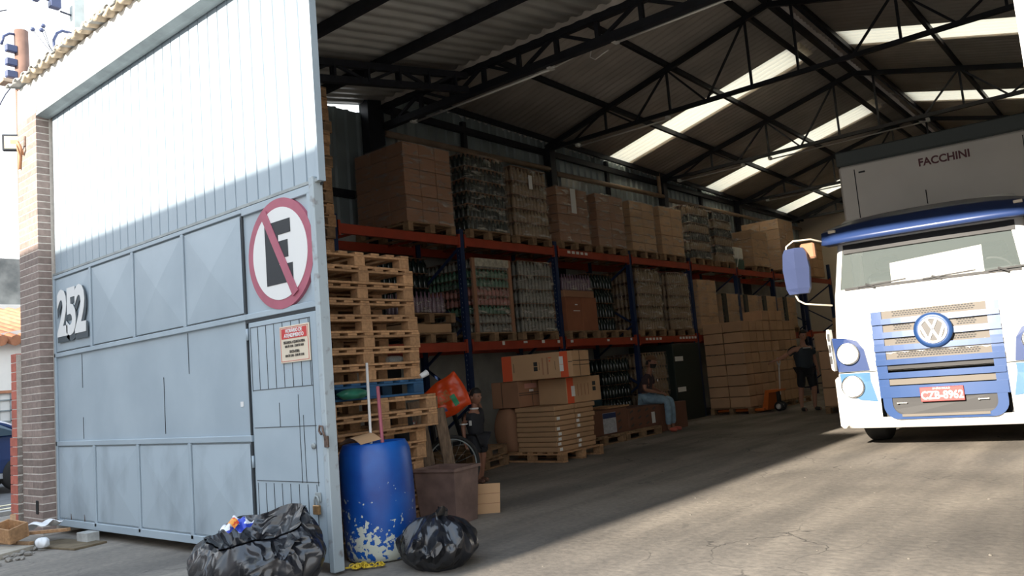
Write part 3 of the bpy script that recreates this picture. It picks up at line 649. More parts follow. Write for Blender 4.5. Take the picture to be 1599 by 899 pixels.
MB().cbox(-0.05, 0.0, 0.68, 0.03, 0.03, 0.9, 0.004, M=Matrix.Rotation(R(-10), 4, 'Y')).build('packet', mat('packet_red', (0.5, 0.03, 0.03), 0.5, 0, 0, 30, 0, col2=(0.7, 0.7, 0.7), p0=0.44, p1=0.46), t)
# ---- bicycle wheel
t = thing('bicycle_wheel', 'bicycle wheel leaning behind the brown bin', 'wheel', (-6.38, 6.42, 0.33), 0); t.rotation_euler = (0, R(4), R(62))
b = MB(); N = 40
b.tube([(0.31 * math.cos(2 * PI * k / N), 0, 0.31 * math.sin(2 * PI * k / N)) for k in range(N + 1)], 0.022, 8, cap=False).build('tyre', M_rubber, t)
MB().tube([(0.283 * math.cos(2 * PI * k / N), 0, 0.283 * math.sin(2 * PI * k / N)) for k in range(N + 1)], 0.009, 6, cap=False).build('rim', M_gtrim, t)
MB().tube([(0, -0.04, 0), (0, 0.04, 0)], 0.02, 8).build('hub', M_gtrim, t)
for k in range(16):
    a = 2 * PI * k / 16; MB().tube([(0.015 * math.cos(a), 0.02 * (1 if k % 2 else -1), 0.015 * math.sin(a)), (0.28 * math.cos(a), 0, 0.28 * math.sin(a))], 0.0015, 4).build('spoke', M_gtrim, t)
# ---- yellow chain on the ground: countable links
t = thing('yellow_chain', 'yellow plastic chain lying on the ground at the gate foot', 'chain', (-4.66, 3.66, 0.012))
lk = MB().tube([(0.016 * math.cos(a) * 1.5, 0.012 * math.sin(a), 0) for a in [2 * PI * k / 12 for k in range(13)]], 0.0045, 5, cap=False).mesh('link', M_yelch)
rnd = random.Random(3)
for k in range(34):
    s = k / 33; x = -0.02 + 0.17 * s + 0.03 * math.sin(9 * s); y = -0.05 + 0.14 * s + 0.035 * math.sin(16 * s)
    o = put('chain_link', lk, t, loc=(x, y, 0.006 + 0.01 * (k % 2)), rot=(PI / 2 * (k % 2) * 0.8, 0, rnd.uniform(0, 3)))
# ---- litter on the left corner
def scrap(n, l, cat, loc, rz, sz, m, tilt_=0.0):
    o = MB().cbox(-sz[0] / 2, -sz[1] / 2, 0, sz[0] / 2, sz[1] / 2, sz[2], 0.003).build(n, m, label=l, cat=cat); o.location = loc; o.rotation_euler = (0, tilt_, rz); return o
scrap('timber_lath', 'long pale timber lath running to the gate corner over the rubbish heap', 'lath', (-9.0, 2.98, 0.1), R(22), (1.25, 0.05, 0.03), M_wood, R(-3))
scrap('timber_lath', 'second timber lath lying under the long one at the left picture edge', 'lath', (-9.05, 2.82, 0.05), R(14), (1.0, 0.045, 0.03), M_wooddk)
scrap('timber_lath', 'short timber lath sticking up from the rubbish heap', 'lath', (-8.98, 2.92, 0.17), R(-18), (0.55, 0.05, 0.025), M_wood, R(22))
t = thing('broken_crate', 'small broken wooden box on top of the rubbish heap', 'box', (-8.85, 2.85, 0.11), R(20), rot=(R(12), R(8), R(20)))
for a in ((-0.13, -0.1, 0, 0.13, -0.085, 0.14), (-0.13, 0.085, 0, 0.13, 0.1, 0.14), (-0.13, -0.085, 0, -0.115, 0.085, 0.14), (0.115, -0.085, 0, 0.13, 0.085, 0.14)): MB().box(*a).build('side_board', M_wood, t)
scrap('flat_carton', 'flattened greyish carton under the rubbish heap', 'cardboard', (-8.75, 2.62, 0.0), R(25), (0.7, 0.4, 0.05), mat('grey_card', (0.4, 0.36, 0.3), 0.9, 0, 0.3, 8))
scrap('cardboard_mat', 'flat dirty brown cardboard mat on the ground by the gate foot', 'cardboard', (-8.42, 3.2, 0.0), R(10), (0.75, 0.32, 0.02), mat('dirty_card', (0.17, 0.13, 0.08), 0.9, 0, 0.4, 8))
scrap('concrete_lump', 'small pale concrete block wedged under the gate', 'block', (-8.35, 3.36, 0.0), R(5), (0.2, 0.12, 0.1), mat('pale_concrete', (0.42, 0.43, 0.42), 0.9, 0, 0.3, 12))
M_plas = mat('white_plastic', (0.7, 0.72, 0.75), 0.4)
t = thing('plastic_bag', 'crumpled white plastic bag on the rubbish in front of the pillar', 'bag', (-8.42, 2.98, 0.03), R(30)); blob('film', t, M_plas, 0.07, 0.05, 0.09, 9, 16, 8)
t = thing('plastic_sheet', 'torn white plastic sheet behind the small broken box', 'plastic', (-9.0, 3.1, 0.12), R(10))
MB().grid(12, 6, lambda u, v: (0.5 * u - 0.2, 0.18 * v, 0.05 * math.sin(5 * u) + 0.14 * u * u + 0.02 * math.sin(8 * v))).build('film', M_plas, t)
rnd = random.Random(11)
def pebble(rn, s):
    b = MB(); bm = bmesh.new(); bmesh.ops.create_icosphere(bm, subdivisions=1, radius=s)
    for q in bm.verts: q.co = Vector((q.co.x * rn.uniform(.8, 1.4), q.co.y * rn.uniform(.7, 1.1), q.co.z * rn.uniform(.4, .7)))
    bm.verts.index_update(); b.add([tuple(q.co) for q in bm.verts], [tuple(q.index for q in f.verts) for f in bm.faces]); bm.free(); return b
M_pb = mat('rubble', (0.4, 0.37, 0.33), 0.9, 0, 0.4, 20, rnd=0.3)
pm = [pebble(rnd, s).mesh('rubble', M_pb) for s in (0.03, 0.02, 0.04)]
bb = MB()
for k in range(46):
    s = rnd.uniform(0.012, 0.045); q = pebble(rnd, s); x, y = rnd.gauss(-8.6, 0.25), rnd.gauss(2.72, 0.14)
    bb.add(q.v, q.f, M=Matrix.Translation((x, y, s * .4)))
bb.build('rubble', M_pb, kind='stuff')
bb = MB()
for k in range(110):
    s = rnd.uniform(0.004, 0.011); q = pebble(rnd, s); x = rnd.uniform(-6.4, -0.5); y = rnd.uniform(2.2, 13) ** 1.0
    if (x < -3.7 and y < 7.5) or (y > 9.5 and x > -3.7): continue
    bb.add(q.v, q.f, M=Matrix.Translation((x, y, s * .3)))
bb.build('grit', mat('grit', (0.16, 0.145, 0.125), 0.9), kind='stuff')
# ---------------------------------------------------------------- pallets
M_rackb = mat('rack_blue', (0.012, 0.03, 0.095), 0.5, 0.2, 0.2, 5)
M_racko = mat('rack_orange', (0.36, 0.045, 0.018), 0.5, 0.1, 0.2, 5)
def pallet_proto(wood, name='wooden_pallet', L=1.2, Wd=1.0):
    # L along local y, Wd along local x; the +x side is the one with its long edge
    t = thing(name, 'x', 'pallet')
    dk = MB().cbox(-Wd / 2, -0.05, 0, Wd / 2, 0.05, 0.02, 0.002).mesh('deck_board', wood)
    st = MB().cbox(-0.05, -L / 2, 0, 0.05, L / 2, 0.02, 0.002).mesh('stringer_board', wood)
    bl = MB().cbox(-0.05, -0.06, 0, 0.05, 0.06, 0.082, 0.003).mesh('block', wood)
    for k in range(7): put('deck_board', dk, t, loc=(0, -L / 2 + 0.05 + k * (L - 0.1) / 6, 0.123))
    for x in (-Wd / 2 + 0.05, 0, Wd / 2 - 0.05):
        put('stringer_board', st, t, loc=(x, 0, 0.102)); put('bottom_board', st, t, loc=(x, 0, 0.0))
        for y in (-L / 2 + 0.06, 0, L / 2 - 0.06): put('block', bl, t, loc=(x, y, 0.0205))
    return t
PAL = {'w': pallet_proto(M_wood), 'd': pallet_proto(M_wooddk), 'b': pallet_proto(M_wblue, 'blue_pallet')}
_used = set()
def pallet(kind, x, y, z, rz, label, group, rot=None):
    src = PAL[kind]
    if kind in _used: o = copy_tree(src)
    else: o = src; _used.add(kind)
    o.location = (x, y, z); o.rotation_euler = rot or (0, 0, rz); o['label'] = label; o['group'] = group
    if 'group' in o and not group: del o['group']
    return o
rnd = random.Random(5)
PH = 0.1442
# the near stack, seventeen pallets high, the fifth from the bottom is blue
offs = [0.0, 0.0, 0.01, 0.0, 0.02, 0.03, 0.06, 0.05, 0.02, 0.03, 0.02, 0.04, 0.03, 0.02, 0.01, 0.0, -0.02]
for i in range(17):
    z = i * PH; blue = i == 8; low = i in (6, 7)
    dx = 0.10 if low else (0.05 if blue else 0)
    lab = ('blue pallet in the near pallet stack behind the blue barrel' if blue else 'wooden pallet in the stack behind the gate edge, %s from its top' % nth(16 - i))
    pallet('b' if blue else 'w', -5.99 + dx + rnd.uniform(-.015, .015), 4.57 + offs[i] + (0.05 if low else 0), z + 0.0005 * i, R(rnd.uniform(-1.2, 1.2)) + (R(-4) if low else 0), lab, 'near pallet stack')
for i in range(34):
    pallet('w' if i % 3 else 'd', -7.99 + rnd.uniform(-.02, .02), 5.28 + rnd.uniform(-.025, .025), i * PH, R(rnd.uniform(-1.2, 1.2)), 'wooden pallet in the tall stack beyond the gate edge, %s from the ground' % nth(i), 'tall pallet stack')
t = thing('green_net', 'crumpled green plastic film on the pallet just under the blue pallet', 'plastic', (-5.38, 4.3, 8 * PH - 0.05 + 0.07))
blob('film', t, mat('green_film', (0.03, 0.2, 0.13), 0.35, 0, 0.4, 12, 0.3), 0.08, 0.16, 0.09, 21, 22, 10)
t = thing('drink_bottle', 'clear plastic bottle with a blue cap lying in the near pallet stack', 'bottle', (-5.6, 5.0, 10 * PH + 0.055), 0, rot=(0, R(90), R(90)))
M_clear = mat('clear_plastic', (0.5, 0.55, 0.55), 0.1, 0, alpha=0.35)
MB().lathe([(0.03, -0.1), (0.034, -0.09), (0.034, 0.04), (0.014, 0.09), (0.013, 0.1)], 12).build('bottle_body', M_clear, t)
MB().lathe([(0.015, 0.1), (0.015, 0.118)], 10).build('cap', mat('cap_blue', (0.02, 0.2, 0.6), 0.4), t)
t = thing('paper_roll', 'white rolled film with a printed end sticking out of the near pallet stack', 'roll', (-5.5, 5.23, 1.33), 0, rot=(R(-60), R(30), 0)); t.scale = (.6, .6, .6)
MB().lathe([(0.04, -0.05), (0.05, 0.09), (0.035, 0.095), (0.03, 0.0)], 12).build('roll', M_plas, t)

# ---------------------------------------------------------------- pallet rack
rk = thing('pallet_rack', 'long blue and orange two-level pallet rack along the left wall', 'rack', (0, 0, 0))
FX, BX = -8.5, -9.58
UY = [6.66, 9.13, 11.6, 14.15, 16.78, 19.3, 21.7, 24.1, 26.5]
Bz = (1.70, 3.36)
holes = mat('hole_dark', (0.3, 0.33, 0.4), 0.6)
def frame(y):
    f = MB().box(FX - 0.09, y - 0.045, 0, FX, y + 0.045, 4.0 if y > 26 else 3.62).build('front_post', M_rackb, rk)
    MB().box(BX, y - 0.045, 0, BX + 0.09, y + 0.045, 3.9).build('rear_post', M_rackb, rk)
    MB().box(FX - 0.12, y - 0.08, 0, FX + 0.03, y + 0.08, 0.008).build('foot_plate', M_rackb, f)
    z = 0.25; k = 0
    while z < 3.3:
        a, b_ = (FX - 0.05, BX + 0.05) if k % 2 else (BX + 0.05, FX - 0.05)
        MB().bar((a, y, z), (b_, y, z + 0.62), 0.035).build('brace', M_rackb, rk); z += 0.62; k += 1
    MB().bar((FX - 0.05, y, 0.2), (BX + 0.05, y, 0.2), 0.035).build('brace', M_rackb, rk)
    if y < 12:   # punched slots down the post
        s = MB().box(-0.004, 0, 0, 0.004, 0.002, 0.022).mesh('slot', holes)
        for q in range(44): put('slot', s, f, loc=(FX - 0.045, y - 0.0465, 0.12 + q * 0.075))
for y in UY: frame(y)
for k in range(len(UY) - 1):
    for z in Bz:
        for x in (FX - 0.01, BX + 0.04):
            a, b_ = UY[k] + 0.048, UY[k + 1] - 0.048
            o = MB().box(x - 0.03, a, z, x + 0.02, b_, z + 0.135).box(x - 0.02, a, z - 0.03, x + 0.025, a + 0.04, z + 0.18).box(x - 0.02, b_ - 0.04, z - 0.03, x + 0.025, b_, z + 0.18).build('beam', M_racko, rk)
        # cross supports under the loads
        for q in (0.25, 0.75):
            yy = UY[k] + (UY[k + 1] - UY[k]) * q
            MB().bar((FX - 0.04, yy, z + 0.11), (BX + 0.06, yy, z + 0.11), 0.04, 0.03).build('cross_bar', M_racko, rk)
# stickers on the beams
for y, z, w, h in ((9.9, 1.77, 0.06, 0.06), (10.45, 1.79, 0.1, 0.035), (10.95, 1.78, 0.08, 0.05), (11.4, 1.77, 0.07, 0.05), (11.8, 1.77, 0.08, 0.05), (13.0, 1.77, 0.08, 0.04), (13.85, 1.77, 0.06, 0.05)):
    MB().box(FX + 0.011, y, z, FX + 0.014, y + w, z + h).build('beam_sticker', M_label, rk)
for (y0, z, n_) in ((11.95, 3.42, 5), (14.45, 1.76, 5), (15.9, 1.76, 6)):
    for q in range(n_): MB().box(FX + 0.011, y0 + q * 0.14, z, FX + 0.014, y0 + q * 0.14 + 0.09, z + 0.05).build('beam_sticker', M_label, rk)

# ---------------------------------------------------------------- loads on the rack
def film_mat():
    m = bpy.data.materials.new('stretch_film'); m.use_nodes = True; n = m.node_tree.nodes; L = m.node_tree.links; n.remove(n['Principled BSDF']); out = n['Material Output']
    tc = n.new('ShaderNodeTexCoord'); mp = n.new('ShaderNodeMapping'); mp.inputs['Scale'].default_value = (2.2, 2.2, 9.0); mp.inputs['Rotation'].default_value = (0.25, 0.2, 0)
    nz = n.new('ShaderNodeTexNoise'); nz.inputs['Scale'].default_value = 2.0; nz.inputs['Detail'].default_value = 7; nz.inputs['Distortion'].default_value = 0.8
    L.new(tc.outputs['Object'], mp.inputs[0]); L.new(mp.outputs[0], nz.inputs['Vector'])
    r = n.new('ShaderNodeValToRGB'); r.color_ramp.elements[0].position = 0.53; r.color_ramp.elements[0].color = (0.10, 0.10, 0.10, 1); r.color_ramp.elements[1].position = 0.66; r.color_ramp.elements[1].color = (0.6, 0.6, 0.6, 1)
    L.new(nz.outputs['Fac'], r.inputs[0])
    bp = n.new('ShaderNodeBump'); bp.inputs['Strength'].default_value = 1.0; bp.inputs['Distance'].default_value = 0.06; L.new(nz.outputs['Fac'], bp.inputs['Height'])
    g = n.new('ShaderNodeBsdfGlossy'); g.inputs['Roughness'].default_value = 0.2; g.inputs['Color'].default_value = (0.9, 0.9, 0.88, 1); L.new(bp.outputs[0], g.inputs['Normal'])
    d = n.new('ShaderNodeBsdfDiffuse'); d.inputs['Color'].default_value = (0.6, 0.58, 0.54, 1)
    gd = n.new('ShaderNodeMixShader'); gd.inputs[0].default_value = 0.15; L.new(g.outputs[0], gd.inputs[1]); L.new(d.outputs[0], gd.inputs[2])
    tr = n.new('ShaderNodeBsdfTransparent'); mx = n.new('ShaderNodeMixShader'); L.new(r.outputs[0], mx.inputs[0]); L.new(tr.outputs[0], mx.inputs[1]); L.new(gd.outputs[0], mx.inputs[2]); L.new(mx.outputs[0], out.inputs[0])
    return m
M_film = film_mat()
M_glassd = mat('bottle_dark', (0.012, 0.02, 0.018), 0.15, 0, 0, 9, 0)
M_glassg = mat('bottle_green', (0.06, 0.14, 0.09), 0.18)
M_glassp = mat('bottle_pink', (0.3, 0.12, 0.1), 0.2)
M_glassc = mat('bottle_clear', (0.17, 0.165, 0.14), 0.15)
M_glasst = mat('bottle_tan', (0.23, 0.155, 0.09), 0.25)
def film_shell(d, w, h, seed, par, name='stretch_film'):
    rn = random.Random(seed); ph = [rn.uniform(0, 6) for _ in range(6)]
    b = MB(); per = [(-d, 0), (-d, w), (0, w), (0, 0)]
    b = MB(); pts = []
    for (a, c_) in (((-d, 0), (0, 0)), ((0, 0), (0, w)), ((0, w), (-d, w)), ((-d, w), (-d, 0))):
        for k in range(8): pts.append((a[0] + (c_[0] - a[0]) * k / 8, a[1] + (c_[1] - a[1]) * k / 8))
    n = len(pts); H = 12; v = []
    for j in range(H + 1):
        for i, (x, y) in enumerate(pts):
            cx, cy = -d / 2, w / 2; s = 1.0 + 0.012 + 0.008 * math.sin(5 * j + i * 1.3 + ph[0]) + 0.006 * math.sin(2.2 * j - i * 2.1 + ph[1])
            v.append((cx + (x - cx) * s, cy + (y - cy) * s, h * 1.005 * j / H))
    f = [(j * n + i, j * n + (i + 1) % n, (j + 1) * n + (i + 1) % n, (j + 1) * n + i) for j in range(H) for i in range(n)]
    b.add(v, f, 0, False)
    b.f.append(tuple(H * n + i for i in range(n))); b.mi.append(0); b.sm.append(False)
    return b.build(name, M_film, par)
_cart = {}
def carton_mesh(dx, dy, dz, m, tape=True):
    k = (round(dx, 3), round(dy, 3), round(dz, 3), m.name)
    if k not in _cart:
        b = MB().cbox(0, 0, 0, dx, dy, dz, 0.006)
        b.box(-0.001 + dx, 0.0, dz * 0.0 + 0.0, dx + 0.001, dy, 0.006, 1) if False else None
        _cart[k] = b.mesh('carton', m)
    return _cart[k]
def carton_load(par, w, d, h, rows, cols, deep, m, jit=0.004, seed=0):
    # cartons seen from the front (+x), the street side (-y) and above; x runs -d..0, y 0..w
    rn = random.Random(seed); dz = h / rows
    for r in range(rows):
        nc = cols
        for c in range(nc):
            for q in range(deep):
                if not (q == 0 or c == 0 or r == rows - 1): continue
                me = carton_mesh(d / deep - 0.010, w / nc - 0.010, dz - 0.009, m)
                put('carton', me, par, loc=(-d + (deep - 1 - q) * d / deep + 0.003 + rn.uniform(-jit, jit) , c * w / nc + 0.003 + rn.uniform(-jit, jit), r * dz))
_blay = {}
def bottle_layer(w, d, h, m, nb=10, full=False):
    k = (round(w, 2), round(d, 2), round(h, 2), m.name, nb)
    if k in _blay: return _blay[k]
    b = MB(); p = w / nb; r = p * 0.46; nd = int(d / p)
    prof = [(r * 0.9, 0.0), (r, h * 0.06), (r, h * 0.55), (r * 0.75, h * 0.7), (r * 0.38, h * 0.84), (r * 0.36, h * 0.97)]
    for i in range(nb):
        for j in range(nd):
            if j > 0 and i > 0: continue
            b.lathe(prof, 8, M=Matrix.Translation((-r - j * p, p * (i + 0.5), 0)), capb=False)
    b.box(-d, 0.03 if not full else 0.0, 0, -2 * r - 0.002, w, h * 0.9) if False else None
    b.box(-d + 0.02, 2 * r + 0.01, 0.0, -2 * r - 0.01, w, h * 0.8)
    b.box(-d, 0.0, h * 0.972, 0, w, h * 0.99, 1)
    _blay[k] = b.mesh('bottle_layer', [m, M_carddk]); return _blay[k]
def bottle_load(par, w, d, h, rows, mats_, nb=10):
    for r in range(rows):
        m = mats_[r % len(mats_)] if len(mats_) > 1 else mats_[0]
        o = put('bottle_layer', bottle_layer(w, d, h / rows, m, nb), par, loc=(0, 0, r * h / rows), kind='stuff')
loads_top = [  # y0, w, total height incl pallet, maker, label
 (7.95, 1.0, 1.36, ('c', M_carddk, 6, 3, 3), 'film-wrapped brown carton load nearest the street on the top rack level'),
 (9.27, 1.0, 1.40, ('b', [M_glassd], 6), 'film-wrapped dark green bottle load, second on the top rack level'),
 (10.45, 0.98, 1.36, ('b', [M_glasst], 5), 'film-wrapped tan load with a paper sheet, third on the top rack level'),
 (11.72, 1.0, 1.18, ('c', M_carddk, 6, 3, 3), 'film-wrapped brown carton load with a white sheet, fourth on the top rack level'),
 (13.0, 1.0, 1.20, ('c', M_carddk, 6, 2, 3), 'brown carton load, fifth from the street on the top rack level'),
 (14.25, 1.0, 1.20, ('c', M_card, 6, 2, 3), 'brown carton load, sixth from the street on the top rack level'),
 (15.5, 1.02, 1.22, ('c', M_card, 5, 2, 3), 'brown carton load, seventh from the street on the top rack level'),
 (16.9, 1.0, 1.42, ('b', [M_glassd, M_glasst], 6), 'bulging film-wrapped bottle load, eighth from the street on the top rack level'),
 (18.2, 0.98, 1.40, ('b', [M_glasst, M_glassd], 6), 'bulging film-wrapped bottle load, ninth from the street on the top rack level'),
 (20.4, 1.05, 1.12, ('c', M_card, 4, 1, 2), 'plain tan carton load on the top rack level with a deep blank side'),
 (22.4, 1.1, 1.62, ('c', M_card, 5, 2, 2), 'tallest grey-brown wrapped carton load at the far end of the top rack level'),
]
LZ = (1.70 + 0.137, 3.36 + 0.137)
def place_load(y0, w, h, mk, label, z, grp, seed, kindp='d', x0=-8.43, film=True, d=1.12):
    pallet(kindp, x0 - 0.6 - 0.01, y0 + w / 2, z, R(90), 'wooden pallet under the ' + ' '.join(label.split()[:11]), 'pallets under the rack loads')
    t = thing('wrapped_load', label, 'pallet load', (x0 - 0.02, y0, z + 0.144), group=grp)
    hh = h - 0.144
    if mk[0] == 'c': carton_load(t, w, d, hh, mk[2], mk[3], mk[4], mk[1], seed=seed)
    else: bottle_load(t, w, d, hh, mk[2], mk[1])
    if film: film_shell(d, w, hh, seed, t)
    return t
TL = []
for i, (y0, w, h, mk, lab) in enumerate(loads_top):
    t = place_load(y0, w, h, mk, lab, LZ[1], 'loads on the top rack level', 30 + i); TL.append(t)
MB().box(0.012, 0.42, 0.55, 0.015, 0.58, 1.02).build('paper_sheet', M_label, TL[3])
MB().box(0.012, 0.45, 0.85, 0.015, 0.55, 1.1).build('paper_sheet', M_label, TL[2])
t = thing('small_load', 'small pale load with a green lower half between two top level loads', 'pallet load', (-8.62, 19.38, LZ[1]), group=None)
MB().cbox(-0.6, 0, 0.002, 0, 0.75, 0.3, 0.02).build('lower_half', mat('dk_green', (0.03, 0.08, 0.06), 0.5), t); MB().cbox(-0.58, 0.02, 0.3, 0.0, 0.73, 0.62, 0.03).build('upper_half', M_tube, t)
MB().bar((0.01, 0.2, 0.02), (0.01, 0.5, 0.55), 0.03, 0.01).build('strap', M_label, t)
loads_mid = [
 (9.25, 0.95, 1.32, ('b', [M_glassc, M_glassc, M_glassg, M_glassp, M_glassp, M_glassg, M_glassg], 8), 'green and pink bottle load framed in brown cardboard on the lower rack level'),
 (10.42, 0.95, 1.36, ('b', [M_glassc], 5), 'pale shiny film-wrapped bottle load left of the blue post on the lower rack level'),
 (14.27, 0.98, 1.42, ('b', [M_glasst], 5), 'film-wrapped tan load just behind the third blue post on the lower rack level'),
 (15.55, 0.98, 1.40, ('b', [M_glasst], 5), 'film-wrapped tan load beside the third-post load on the lower rack level'),
 (16.95, 0.95, 1.30, ('c', M_card, 4, 2, 2), 'tan film-wrapped load partly hidden by the wall of cartons'),
 (18.2, 0.9, 1.0, ('c', M_card, 2, 1, 1), 'low pale load above the wall of cartons, first of four'),
 (19.45, 0.9, 1.0, ('c', M_card, 2, 1, 1), 'low pale load above the wall of cartons, second of four'),
 (20.65, 0.9, 1.0, ('c', M_card, 2, 1, 1), 'low pale load above the wall of cartons, third of four'),
 (22.1, 0.9, 1.0, ('c', M_card, 2, 1, 1), 'low pale load above the wall of cartons, fourth of four'),
]
ML = []
for i, (y0, w, h, mk, lab) in enumerate(loads_mid):
    ML.append(place_load(y0, w, h, mk, lab, LZ[0], 'loads on the lower rack level', 60 + i))
# the framed bottle load: cardboard corner posts
for y in (0.0, 0.885): MB().cbox(-0.03, y, 0, 0.02, y + 0.07, 1.19, 0.004).build('corner_board', M_carddk, ML[0])
MB().cbox(0.0, 0.06, 1.06, 0.02, 0.9, 1.19, 0.004).build('top_sheet', mat('pale_film', (0.5, 0.47, 0.38), 0.3, 0, 0.4, 18), ML[0])
for k in (5, 6, 7, 8):
    MB().cbox(-0.03, -0.002, 0.0, 0.018, 0.2, 0.85, 0.004).build('dark_strip', M_glassd, ML[k])
# loose low packs in the first bay
M_pack = mat('pack_dark', (0.03, 0.03, 0.05), 0.2)
for z, lab in ((LZ[0], 'lower of two flat pallets in the first bay of the lower rack level'), (LZ[0] + 0.3, 'upper of two flat pallets in the first bay of the lower rack level')):
    pallet('d', -9.04, 8.3, z, R(90), lab, 'pallets in the first bay')
MB().cbox(-9.45, 7.82, LZ[0] + 0.15, -8.52, 8.78, LZ[0] + 0.29, 0.01).build('flat_carton_stack', M_card, label='flat cartons sandwiched between the two pallets in the first bay', cat='carton')
def pack(x, y, z, nx, ny, m, h, label, grp):
    t = thing('bottle_pack', label, 'bottle pack', (x, y, z), group=grp); r = 0.04
    bt = MB().lathe([(r * .9, 0), (r, 0.02), (r, h * .55), (r * .8, h * .68), (r * .35, h * .85), (r * .35, h)], 8)
    me = bt.mesh('bottle', m)
    for i in range(nx):
        for j in range(ny):
            if i == 0 or j == 0: put('bottle', me, t, loc=(-i * 0.085, j * 0.085, 0))
    MB().cbox(-nx * 0.085 + 0.04, -0.045, 0, 0.045, ny * 0.085 - 0.04, h * 0.7, 0.01).build('pack_film', M_film, t)
    return t
pack(-8.55, 7.95, LZ[0] + 0.45, 6, 9, mat('bottle_violet', (0.16, 0.1, 0.14), 0.15), 0.32, 'pack of pinkish clear bottles on the two pallets of the first bay', 'loose bottle packs')
pallet('d', -9.04, 12.22, LZ[0], R(90), 'wooden pallet under the reddish cartons beside the second blue post', 'pallets under the rack loads')
t = thing('carton_load', 'reddish brown carton pair on the lower rack level below a pack of bottles', 'pallet load', (-8.45, 11.7, LZ[0] + 0.144))
for k in range(2): put('carton', MB().cbox(-0.9, k * 0.5, 0, 0, k * 0.5 + 0.49, 0.62, 0.008).mesh('carton', mat('carton_red', (0.3, 0.11, 0.055), 0.8, 0, 0.15, 3)), t)
MB().box(0.001, 0.28, 0.47, 0.003, 0.36, 0.49).build('label_mark', M_label, t); MB().box(0.001, 0.22, 0.36, 0.003, 0.42, 0.372).build('label_mark', M_label, t)
pack(-8.55, 11.78, LZ[0] + 0.90, 6, 11, mat('bottle_violet2', (0.14, 0.08, 0.12), 0.15), 0.3, 'pack of pinkish clear bottles on the reddish cartons', 'loose bottle packs')
MB().cbox(-9.4, 11.72, LZ[0] + 0.765, -8.48, 12.68, LZ[0] + 0.895, 0.01).build('flat_carton_stack', M_carddk, label='thin brown carton layer between the reddish cartons and the bottle pack', cat='carton')
pallet('d', -9.06, 13.35, LZ[0], R(90), 'wooden pallet under the low black bottle load before the third blue post', 'pallets under the rack loads')
t = thing('bottle_load', 'rows of black bottles with glints beside the reddish cartons', 'pallet load', (-8.75, 12.85, LZ[0] + 0.144))
bottle_load(t, 0.95, 0.85, 1.15, 4, [M_glassd], 9)
t = thing('bottle_load', 'dark bottle load standing at the back of the first rack bay', 'pallet load', (-9.12, 8.0, LZ[0] + 0.45))
bottle_load(t, 0.95, 0.45, 0.95, 4, [M_glassd], 9)

# ---------------------------------------------------------------- floor level goods
# pallet with flat cartons and three long boxes
pallet('w', -7.41 + 0.0, 9.55, 0, R(90), 'wooden pallet on the floor under the stack of flat cartons', 'pallets on the floor')
for s in range(1): pass
M_flat = mat('flat_card', (0.43, 0.26, 0.14), 0.85, 0, 0.12, 3, 0.05, rnd=0.06)
rnd = random.Random(8)
for r in range(9):
    h = 0.0715; z = 0.145 + r * h
    for c in range(2):
        y0 = 9.05 + c * 0.5; dy = rnd.uniform(-0.015, 0.015)
        t = thing('flat_carton', 'flat brown carton in the %s column of the pallet stack, %s from the bottom' % (('street side', 'far side')[c], nth(r)), 'carton', (-7.62, y0 + dy, z), group='flat cartons on the floor pallet')
        xr = 0.72 + rnd.uniform(-0.03, 0.02)
        MB().cbox(0, 0, 0, xr, 0.48, h - 0.006, 0.008).build('carton', M_flat, t)
        if rnd.random() < 0.75 and r < 7: MB().box(xr + 0.0005, 0.03, 0.012, xr + 0.003, 0.1, 0.055).build('label', M_label, t)
t = thing('paper_sack', 'bulging brown paper sack on the left end of the floor pallet', 'sack', (-7.88, 9.3, 0.15))
MB().grid(24, 14, lambda u, v: (0.235 * math.sin(PI * (0.12 + 0.76 * v)) ** .35 * math.copysign(abs(math.cos(2 * PI * u)) ** .6, math.cos(2 * PI * u)) * (1 - 0.1 * v), 0.3 * math.sin(PI * (0.1 + 0.78 * v)) ** .35 * math.copysign(abs(math.sin(2 * PI * u)) ** .6, math.sin(2 * PI * u)), 0.625 * v + 0.01 * math.sin(8 * PI * u) * v)).build('sack_body', M_carddk, t)
M_orband = mat('orange_band', (0.62, 0.09, 0.03), 0.8)
M_black = mat('print_black', (0.02, 0.02, 0.02), 0.7)
M_tape = mat('strap_dark', (0.05, 0.035, 0.025), 0.5)
def longbox(label, loc, sx, sy, sz, bands, marks, straps, m=M_card, rz=0, group='long boxes on the floor pallet'):
    t = thing('long_box', label, 'box', loc, rz, group=group)
    MB().cbox(0, 0, 0, sx, sy, sz, 0.008).build('carton', m, t)
    for f, a, b_ in bands:
        if f == 'x': MB().box(sx + 0.0005, a, 0.003, sx + 0.0025, b_, sz - 0.003).build('orange_band', M_orband, t)
        else: MB().box(a, -0.0025, 0.003, b_, -0.0005, sz - 0.003).build('orange_band', M_orband, t)
    for f, a, z0, b_, z1, mm in marks:
        if f == 'x': MB().box(sx + 0.003, a, z0, sx + 0.005, b_, z1).build('printed_mark' if mm != M_label else 'paper_label', mm, t)
        else: MB().box(a, -0.005, z0, b_, -0.003, z1).build('printed_mark' if mm != M_label else 'paper_label', mm, t)
    for f, a, z0, b_, z1 in straps:
        if f == 'x': MB().box(sx + 0.0027, a, z0, sx + 0.0045, b_, z1).build('strap', M_tape, t)
        else: MB().box(a, -0.0045, z0, b_, -0.0027, z1).build('strap', M_tape, t)
    return t
zb = 0.145 + 9 * 0.0715
